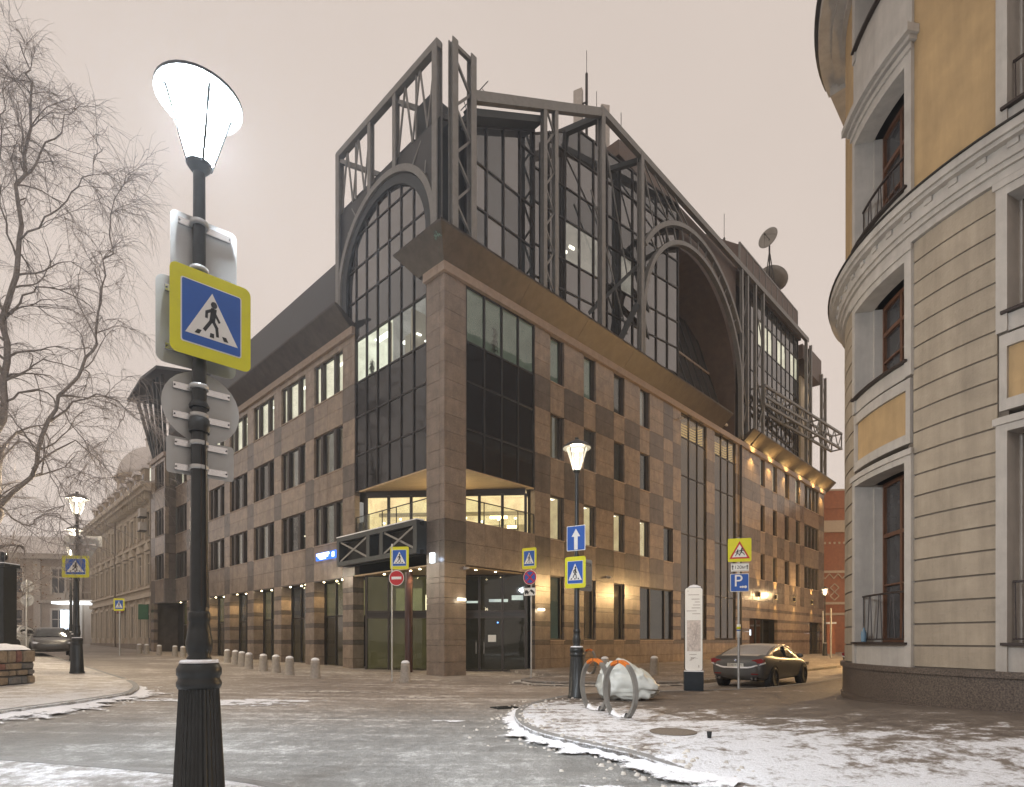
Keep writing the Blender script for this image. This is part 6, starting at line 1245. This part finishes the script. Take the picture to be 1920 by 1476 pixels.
# ------------------------------------------------------------------ cars
def car(label, loc, rz, paint, snowy, L_=4.9, hgt=1.0, plate_txt=None, name='parked_car', frost='frost'):
    t = thing(name, label, 'car', loc, rz, 'parked cars')
    ST = [(-2.45, .44, .86, .70), (-2.38, .33, .98, .84), (-2.2, .25, 1.07, .90), (-1.9, .22, 1.115, .925), (-1.4, .2, 1.09, .93), (-.8, .19, 1.03, .93), (0, .19, .99, .93), (.8, .19, .97, .93), (1.2, .19, .96, .93), (1.7, .2, .90, .915), (2.15, .24, .80, .86), (2.38, .3, .70, .74), (2.45, .36, .62, .60)]
    mb = MB(); sec = []
    for x, zb, zs_, hw in ST:
        k = L_/4.9; zs_ *= hgt; x *= k
        half = [(0, zb), (hw*.80, zb), (hw*.965, zb+.12), (hw, zb+(zs_-zb)*.45), (hw*.985, zb+(zs_-zb)*.72), (hw*.93, zs_-.03), (hw*.80, zs_), (0, zs_+.02)]
        sec.append([(x, y, z) for y, z in half]+[(x, -y, z) for y, z in half[-2:0:-1]])
    n = len(sec[0])
    for s in sec: mb.v += s
    for i in range(len(sec)-1):
        for k in range(n):
            mb.k = 1 if (snowy and k in (6, 7) and i in (2, 3, 4)) else 0
            mb.f.append((i*n+k, i*n+(k+1)%n, (i+1)*n+(k+1)%n, (i+1)*n+k)); mb.m.append(mb.k)
    mb.f += [tuple(reversed(range(n))), tuple((len(sec)-1)*n+k for k in range(n))]; mb.m += [0, 0]
    o = mb.build('body', [paint, 'dust_snow'], t, True); md = o.modifiers.new('sub', 'SUBSURF'); md.levels = md.render_levels = 2
    GS = [(-1.80, .78, 1.09, 1.10), (-1.35, .70, 1.07, 1.27), (-.85, .63, 1.05, 1.42), (-.35, .61, 1.02, 1.47), (.25, .60, 1.0, 1.455), (.6, .62, .99, 1.36), (1.22, .74, .96, .985)]
    mb = MB(); sec = []
    for x, wt, zb, zt in GS:
        zb *= hgt; zt *= (1 if hgt <= 1 else 1+(hgt-1)*1.0); x *= L_/4.9
        sec.append([(x, .83, zb-.03), (x, (.83+wt)/2+.02, zb+(zt-zb)*.55), (x, wt, zb+(zt-zb)*.93), (x, wt*.7, zt), (x, 0, zt+.012), (x, -wt*.7, zt), (x, -wt, zb+(zt-zb)*.93), (x, -(.83+wt)/2-.02, zb+(zt-zb)*.55), (x, -.83, zb-.03)])
    n = 9
    for s in sec: mb.v += s
    for i in range(len(sec)-1):
        for k in range(n-1):
            side = k in (0, 7); 
            if side: m_ = 1 if i in (1, 2, 3, 4) else 0
            elif k in (1, 6): m_ = (1 if i in (1, 2, 3, 4) else 0) if k in (1, 6) and False else 0
            else: m_ = 2 if i in (0, 1) else (3 if i in (2, 3) else 1)
            mb.f.append((i*n+k, i*n+k+1, (i+1)*n+k+1, (i+1)*n+k)); mb.m.append(m_)
    o = mb.build('cabin', [paint, 'car_glass', frost if snowy else 'car_glass', 'dust_snow' if snowy else paint], t, True); md = o.modifiers.new('sub', 'SUBSURF'); md.levels = md.render_levels = 2
    for s in (-1, 1):
        mb = MB(); mb.tube([(-1.55*L_/4.9, s*.845, 1.12*hgt), (-1.1, s*.775, 1.28*hgt), (-.6, s*.715, 1.405*hgt), (.1, s*.70, 1.41*hgt), (.5, s*.735, 1.31*hgt), (1.05, s*.83, 1.02*hgt)], .018, 5); mb.build('window_trim', 'chrome' if snowy else 'mullion', t)
        mb = MB(); mb.box(-.02, .02, -.06, .06, 0, .36); q = mb.build('window_pillar', 'mullion', t, loc=(-.15, s*.80, 1.02*hgt), rot=(s*.26, -.1, 0))
        mb = MB(); bm_ = bmesh.new(); bmesh.ops.create_uvsphere(bm_, u_segments=12, v_segments=8, radius=1); me = bpy.data.meshes.new('wing_mirror'); bm_.to_mesh(me); bm_.free(); me.materials.append(MATS[paint])
        for p in me.polygons: p.use_smooth = True
        m2 = inst('wing_mirror', me, t, (.75, s*1.02, 1.04*hgt)); m2.scale = (.07, .12, .08)
        for x in (-1.0, .35): mb = MB(); mb.box(x-.09, x+.09, s*.94-.012, s*.94+.012, .86, .89); mb.build('door_handle', 'chrome', t)
        for wx in (-1.485, 1.485):
            wx *= L_/4.9; mb = MB(); mb.lathe([(.40, -.11), (.40, .11)], 24); mb.build('wheel_arch', 'rubber', t, loc=(wx, s*.828, .345), rot=(PI/2, 0, 0))
            w = part('wheel', t, (wx, s*.86, .335)); mb = MB(); mb.lathe([(.22, -.1), (.30, -.105), (.332, -.08), (.335, .08), (.30, .105), (.24, .11), (.225, .09)], 30); ty = mb.build('tyre', 'rubber', w, True, rot=(PI/2, 0, 0))
            mb = MB(); mb.lathe([(.235, -.05), (.235, .06), (.225, .085), (.21, .05), (.205, .0)], 30); mb.build('rim', 'rim', w, math.radians(40), rot=(PI/2, 0, 0))
            mb = MB()
            for k in range(10): a = 2*PI*k/10; mb.bar((.03*math.cos(a), s*.085, .03*math.sin(a)), (.215*math.cos(a+.06), s*.075, .215*math.sin(a+.06)), .024, .02)
            mb.box(-.05, .05, s*.06-.03, s*.06+.03, -.05, .05); mb.build('spokes', 'rim', w)
        # tail and head lamps
        mb = MB(); mb.prism([(s*.48, .80), (s*.86, .84), (s*.88, .95), (s*.80, .985), (s*.52, .93)], lambda u, v, d: (d, u, v), -2.415*L_/4.9, -2.2); mb.build('tail_lamp', 'tail_red', t)
        mb = MB(); mb.prism([(s*.50, .62), (s*.82, .65), (s*.84, .77), (s*.55, .72)], lambda u, v, d: (d, u, v), 2.1, 2.40*L_/4.9); mb.build('head_lamp', 'chrome', t)
        mb = MB(); mb.box(-2.452, -2.40, s*.62-.11, s*.62+.11, .46, .49); mb.build('reflector', 'tail_red', t)
        mb = MB(); mb.tube([(-2.48, s*.55, .32), (-2.2, s*.55, .33)], .045, 10); mb.tube([(-2.48, s*.67, .32), (-2.2, s*.67, .33)], .04, 10); mb.build('exhaust', 'rim', t)
    mb = MB(); mb.box(-2.478, -2.45, -.27, .27, .70, .82); pn = mb.build('number_plate', 'plate', t)
    if plate_txt:
        me = text_mesh(plate_txt, .10)
        for v in me.vertices: v.co = (-2.4795, -v.co.x, .76+v.co.y)
        me.materials.clear(); me.materials.append(MATS['sign_black']); q = lk(bpy.data.objects.new('plate_lettering', me)); q.parent = pn
        mb = MB(); mb.lathe([(.045, 0), (.045, .02)], 18); bd = mb.build('badge', 'chrome', t, loc=(-2.45, 0, .925), rot=(0, -PI/2, 0)); 
        for a0 in (0, PI): mb = MB(); mb.prism([(0, 0)]+[(.034*math.cos(a0+PI/2*k/6), .034*math.sin(a0+PI/2*k/6)) for k in range(7)], lambda u, v, d: (u, v, d), .021, .024); mb.build('badge_quarter', 'sign_blue_paint', bd)
        for a0 in (PI/2, 3*PI/2): mb = MB(); mb.prism([(0, 0)]+[(.034*math.cos(a0+PI/2*k/6), .034*math.sin(a0+PI/2*k/6)) for k in range(7)], lambda u, v, d: (u, v, d), .021, .024); mb.build('badge_quarter', 'sign_white_paint', bd)
    if snowy:
        mb = MB(); n_ = 14
        for k in range(n_+1):
            u = -1+2*k/n_; y = u*.90; x = -2.47+.16*abs(u)**4; b_ = .655+.15*max(0, abs(u)-.5)*2*1.0; mb.v += [(x-.015, y, b_), (x+.10, y, b_+.015), (x+.09, y, b_+.06), (x-.005, y, b_+.05)]
        for k in range(n_):
            for q in range(4): mb.f.append((4*k+q, 4*k+(q+1)%4, 4*k+4+(q+1)%4, 4*k+4+q)); mb.m.append(0)
        mb.f += [(0,1,2,3), (4*n_+3, 4*n_+2, 4*n_+1, 4*n_)]; mb.m += [0, 0]; mb.build('bumper_snow', 'snow', t, True)
    return t
car('dark saloon car dusted with snow parked by the pavement, rear towards the camera', (9.18, 21.12, 0), math.radians(46.2), 'car_dark', True, plate_txt='Е361КЕ 77')
car('snow covered car half hidden behind the rounded corner building', (17.0, 26.9, .06), math.radians(46.2), 'car_dark', True, frost='snow')
car('dark car facing the camera beside the left street lamps', (-25.9, 32.5, pl(-25.9)), math.radians(-50), 'car_grey', False, 4.7, 1.06)
c3 = car('white snow covered car parked behind the dark car on the left', (-29.6, 34.0, pl(-29.6)), math.radians(-70), 'car_white', True, 4.5, 1.08, frost='snow')

# ------------------------------------------------------------------ rubble wall and gate post at the left edge
gwz = .33
gw = thing('rubble_wall', 'low wall of mixed rubble stones capped with snow at the left edge', 'wall', (-14.1, 15.75, gwz), math.radians(0))
mb = MB(); mb.box(-7.9, -.03, .03, 1.3, -.3, .98); mb.build('core', 'mortar', gw)
rnd = random.Random(11)
def stone(x0, x1, z0, z1, fn, m):
    mb = MB(); j = lambda: rnd.uniform(-.025, .025); g_ = .012
    q = [(x0+g_+abs(j()), z0+g_+abs(j())), ((x0+x1)/2+j(), z0+g_), (x1-g_-abs(j()), z0+g_+abs(j())), (x1-g_, (z0+z1)/2+j()), (x1-g_-abs(j()), z1-g_-abs(j())), ((x0+x1)/2+j(), z1-g_), (x0+g_+abs(j()), z1-g_-abs(j())), (x0+g_, (z0+z1)/2+j())]
    d = rnd.uniform(.0, .045); c_ = ((x0+x1)/2, (z0+z1)/2); b_ = [fn(u, .04, v) for u, v in q]+[fn(u, -d, v) for u, v in q]+[fn(c_[0]+(u-c_[0])*.8, -d-.03, c_[1]+(v-c_[1])*.8) for u, v in q]; n = 8
    mb.add(b_, [(k, (k+1)%n, n+(k+1)%n, n+k) for k in range(n)]+[(n+k, n+(k+1)%n, 2*n+(k+1)%n, 2*n+k) for k in range(n)]+[tuple(2*n+k for k in range(n))]); return mb.build('stone', m, gw)
def stones(fn, L_):
    z = 0
    while z < .95:
        h_ = min(rnd.uniform(.14, .30), .98-z); h_ = .98-z if .98-z-h_ < .12 else h_; x = 0
        while x < L_-.05:
            w = rnd.uniform(.2, .55); w = L_-x if L_-x-w < .18 else w
            stone(x, x+w, z, z+h_, fn, rnd.choice(['stone_a', 'stone_a', 'stone_b', 'stone_c', 'stone_b'])); x += w
        z += h_
stones(lambda u, d, v: (-u, d, v), 3.2); stones(lambda u, d, v: (-d, u, v), 1.3)
mb = MB(); N = 22
for i in range(N+1):
    for k in range(7):
        x = .04-3.6*i/N; y = -.05+1.4*k/6; e = min(1, min(k, 6-k)/1.5, (i+.3)/1.5); z = .98+.03+.13*e*(1+.35*NS.noise(Vector((x*3, y*3, 1)))); mb.v.append((x, y, z if 0 < k < 6 and i else .985))
for i in range(N):
    for k in range(6): mb.f.append((i*7+k, i*7+k+1, (i+1)*7+k+1, (i+1)*7+k)); mb.m.append(0)
mb.build('snow_cap', 'snow', gw, True)
gpz = .30
gpo = thing('gate_post', 'black iron gate post with a ball finial behind the rubble wall at the left edge', 'gate post', (-15.05, 17.2, gpz))
mb = MB(); mb.box(-.34, .12, -.23, .23, 0, 3.45); mb.build('shaft', 'cast_iron', gpo); mb = MB(); mb.box(-.40, .18, -.29, .29, 3.45, 3.55); mb.build('cap', 'cast_iron', gpo); mb = MB(); mb.lathe([(.05, 3.55), (.05, 3.65), (.11, 3.7), (.13, 3.79), (.10, 3.88), (.0, 3.93)], 16, (-.11, 0, 0)); mb.build('ball_finial', 'cast_iron', gpo, True)
mb = MB(); mb.box(-.39, .17, -.28, .28, 3.553, 3.58); mb.build('snow_cap', 'snow', gpo)
gfe = thing('iron_gate', 'black iron gate leaf beside the gate post at the left edge', 'gate', (-15.7, 17.3, gpz))
mb = MB(); mb.box(-3, -.05, -.03, .03, 3.0, 3.06); mb.box(-3, -.05, -.03, .03, .9, .96); mb.build('rail', 'cast_iron', gfe)
for k in range(14): mb = MB(); mb.tube([(-.2-.2*k, 0, .2), (-.2-.2*k, 0, 3.2)], .018, 5); mb.build('gate_bar', 'cast_iron', gfe)

# ------------------------------------------------------------------ trees
def px3(x, y, Y): return Vector(((x-960)/1084*Y, Y, 1.6+(1200-y)/1084*Y))
def grow(limbs, seed, twigs=11, reach=1.0, sub_n=9, rs=1.0):
    """limbs: list of (points, r0, r1). Returns wood mesh (trunk, limbs) and twig mesh"""
    R_ = random.Random(seed); wood = MB(); tw = MB(); tips = []
    def noisy(p, d, L_, n, droop, wob):
        pts = [p.copy()]; d = d.normalized()
        for k in range(n):
            d = (d+Vector((R_.gauss(0, wob), R_.gauss(0, wob), R_.gauss(0, wob)-droop*(k/n)))).normalized(); pts.append(pts[-1]+d*(L_/n))
        return pts
    for pts, r0, r1 in limbs:
        S = smooth_line(pts, 5); n = len(S); S = [p+Vector((R_.gauss(0, .05), R_.gauss(0, .08), R_.gauss(0, .04)))*min(1, i/4) for i, p in enumerate(S)]
        wood.tube(S, [r0+(r1-r0)*(i/(n-1))**.8 for i in range(n)], 8)
        tot = sum((b-a).length for a, b in zip(S, S[1:]))
        for q in range(int(sub_n*tot/4)+2):
            i = min(n-2, int(n*R_.uniform(.18, 1))); p = S[i]; d = (S[i+1]-S[i]).normalized()
            side = Vector((R_.gauss(0, 1), R_.gauss(0, 1), R_.gauss(.15, .5))); side = (side-d*side.dot(d)).normalized(); dd = (d*.75+side*.9).normalized(); dd.z += .12
            L_ = reach*R_.uniform(1.1, 2.9)*(1-.45*i/n); rr = max(.010, (r0+(r1-r0)*i/n)*.42)*rs
            b_ = noisy(p, dd, L_, 8, .16, .17); wood.tube(b_, [rr*(1-.8*k/8) for k in range(9)], 5, False)
            for m_ in range(3):
                k = R_.randint(2, 7); d2 = ((b_[k+1]-b_[k]).normalized()+Vector((R_.gauss(0, .7), R_.gauss(0, .7), R_.gauss(0, .4)))).normalized(); c_ = noisy(b_[k], d2, reach*R_.uniform(.6, 1.5), 6, .25, .2); wood.tube(c_, [max(.005, rr*.45*(1-.7*j/6)) for j in range(7)], 4, False)
                for _ in range(twigs//2): j = R_.randint(1, 5); e = (c_[j+1]-c_[j]).normalized()+Vector((R_.gauss(0, .6), R_.gauss(0, .6), R_.gauss(-.15, .4))); g_ = noisy(c_[j], e, reach*R_.uniform(.4, 1.0), 4, .55, .16); tw.tube(g_, [.0048, .004, .0035, .003, .002], 3, False); tips.append(g_[-1])
            for _ in range(twigs):
                k = R_.randint(1, 7); e = (b_[k+1]-b_[k]).normalized()+Vector((R_.gauss(0, .6), R_.gauss(0, .6), R_.gauss(-.1, .4))); g_ = noisy(b_[k], e, reach*R_.uniform(.5, 1.4), 5, .6, .15); tw.tube(g_, [.0055, .005, .0045, .004, .003, .002], 3, False); tips.append(g_[-1])
    return wood, tw, tips
Yt = 19.0
base = Vector((-17.6, 19.0, pl(-17.6)-.1))
LB = [([base, base+Vector((.1, 0, 3)), px3(-12, 960, Yt), px3(-2, 820, Yt), px3(12, 640, Yt), px3(32, 480, Yt), px3(46, 330, Yt), px3(58, 180, Yt), px3(40, 90, Yt)], .19, .015),
      ([px3(-12, 960, Yt), px3(52, 890, Yt-.3), px3(105, 770, Yt-.5), px3(165, 670, Yt-.6), px3(190, 590, Yt-.5), px3(205, 470, Yt-.4), px3(225, 330, Yt-.3)], .085, .012),
      ([px3(60, 880, Yt-.3), px3(140, 830, Yt+.2), px3(220, 905, Yt+.5)], .04, .009), ([px3(95, 790, Yt-.4), px3(180, 740, Yt-1), px3(260, 790, Yt-1.4)], .04, .009),
      ([px3(0, 760, Yt), px3(70, 730, Yt+.8), px3(130, 790, Yt+1.2), px3(180, 870, Yt+1.4)], .04, .009), ([px3(20, 590, Yt), px3(75, 540, Yt+.6), px3(150, 560, Yt+1), px3(205, 610, Yt+1.2)], .036, .009),
      ([px3(36, 450, Yt), px3(95, 400, Yt-.6), px3(160, 340, Yt-.9), px3(190, 270, Yt-1)], .034, .008), ([px3(46, 330, Yt), px3(100, 260, Yt+.6), px3(130, 200, Yt+.9)], .04, .01),
      ([px3(5, 700, Yt), px3(-50, 560, Yt-.5), px3(-70, 380, Yt-.7), px3(-60, 240, Yt-.7)], .06, .012), ([px3(30, 480, Yt), px3(0, 360, Yt+.5), px3(5, 220, Yt+.6), px3(15, 120, Yt+.6)], .034, .008), ([px3(-10, 900, Yt), px3(-80, 830, Yt+.6), px3(-150, 740, Yt+1)], .06, .012),
      ([px3(-8, 870, Yt), px3(40, 830, Yt-1), px3(90, 880, Yt-1.6), px3(120, 960, Yt-1.9)], .034, .008), ([px3(-10, 940, Yt), px3(50, 985, Yt-.9), px3(90, 960, Yt-1.2), px3(150, 1000, Yt-1.4)], .034, .008)]
wood, tw, tips = grow(LB, 21, 12, 1.05, 8)
# keep the tree's own origin at its foot
def rebase(mb, o): mb.v = [(p[0]-o.x, p[1]-o.y, p[2]-o.z) for p in mb.v]; return mb
bt = thing('birch_tree', 'tall bare birch with drooping twigs behind the gate post at the left edge', 'tree', tuple(base), 0)
tr = rebase(wood, base).build('trunk', 'bark', bt, True); cr_ = rebase(tw, base).build('crown', 'twig', bt); cr_['kind'] = 'stuff'
for (x, y, r, s, lb) in ((-36, 33.5, 1.9, 1.4, 'bare park tree mirrored in the left glass bay, left one'), (-40, 30, 4.2, 1.35, 'bare park tree mirrored in the left glass bay, right one'), (-44, 40, 3.1, 1.5, 'bare park tree mirrored in the left glass bay, farther one')):
    c_ = copy_tree(bt); c_.location = (x, y, pl(x)-.1); c_.rotation_euler = (0, 0, r); c_.scale = (s, s, s); c_['label'] = lb; c_['group'] = 'park trees beyond the frame'
b2 = Vector((-22.5, 24.5, pl(-22.5)-.1))
wood, tw, tips = grow([([b2, b2+Vector((.3, 0, 1.6)), b2+Vector((.9, -.2, 3.4)), b2+Vector((1.7, -.3, 5.6))], .10, .015), ([b2+Vector((.3, 0, 1.6)), b2+Vector((1.2, .5, 3)), b2+Vector((2.4, .6, 4.0))], .04, .009), ([b2+Vector((.5, 0, 2.2)), b2+Vector((-.4, -.4, 3.8)), b2+Vector((-1, -.5, 5.2))], .04, .009)], 5, 9, .75, 9)
sh = thing('small_tree', 'small bare tree with a few dry leaves by the gate post', 'tree', tuple(b2), 0); rebase(wood, b2).build('trunk', 'bark', sh, True); rebase(tw, b2).build('crown', 'twig', sh)['kind'] = 'stuff'
mb = MB(); R_ = random.Random(3)
for p in tips:
    if R_.random() < .28:
        p = p-b2; a = Vector((R_.gauss(0, 1), R_.gauss(0, 1), R_.gauss(0, 1))).normalized()*.05; b_ = a.cross(Vector((R_.gauss(0, 1), R_.gauss(0, 1), R_.gauss(0, 1)))).normalized()*.035
        mb.add([p-a, p+b_, p+a, p-b_], [(0, 1, 2, 3)])
mb.build('dry_leaves', 'dry_leaf', sh)['kind'] = 'stuff'

# ------------------------------------------------------------------ frosty night air
HAZE = .0010
hm = bpy.data.materials.new('haze'); hm.use_nodes = True; hn = hm.node_tree.nodes; hn.clear()
ho_ = hn.new('ShaderNodeOutputMaterial'); hv = hn.new('ShaderNodeVolumePrincipled'); hv.inputs['Color'].default_value = (.92, .94, 1, 1); hv.inputs['Density'].default_value = HAZE; hv.inputs['Anisotropy'].default_value = .35
hm.node_tree.links.new(hv.outputs['Volume'], ho_.inputs['Volume'])
mb = MB(); mb.box(-250, 250, -70, 400, -3, 46); hz_ = mb.mesh('haze'); hz_.materials.append(hm); hz_ = lk(bpy.data.objects.new('haze', hz_)); hz_['kind'] = 'stuff'; hz_['label'] = 'thin frosty haze filling the night street'; hz_['category'] = 'haze'
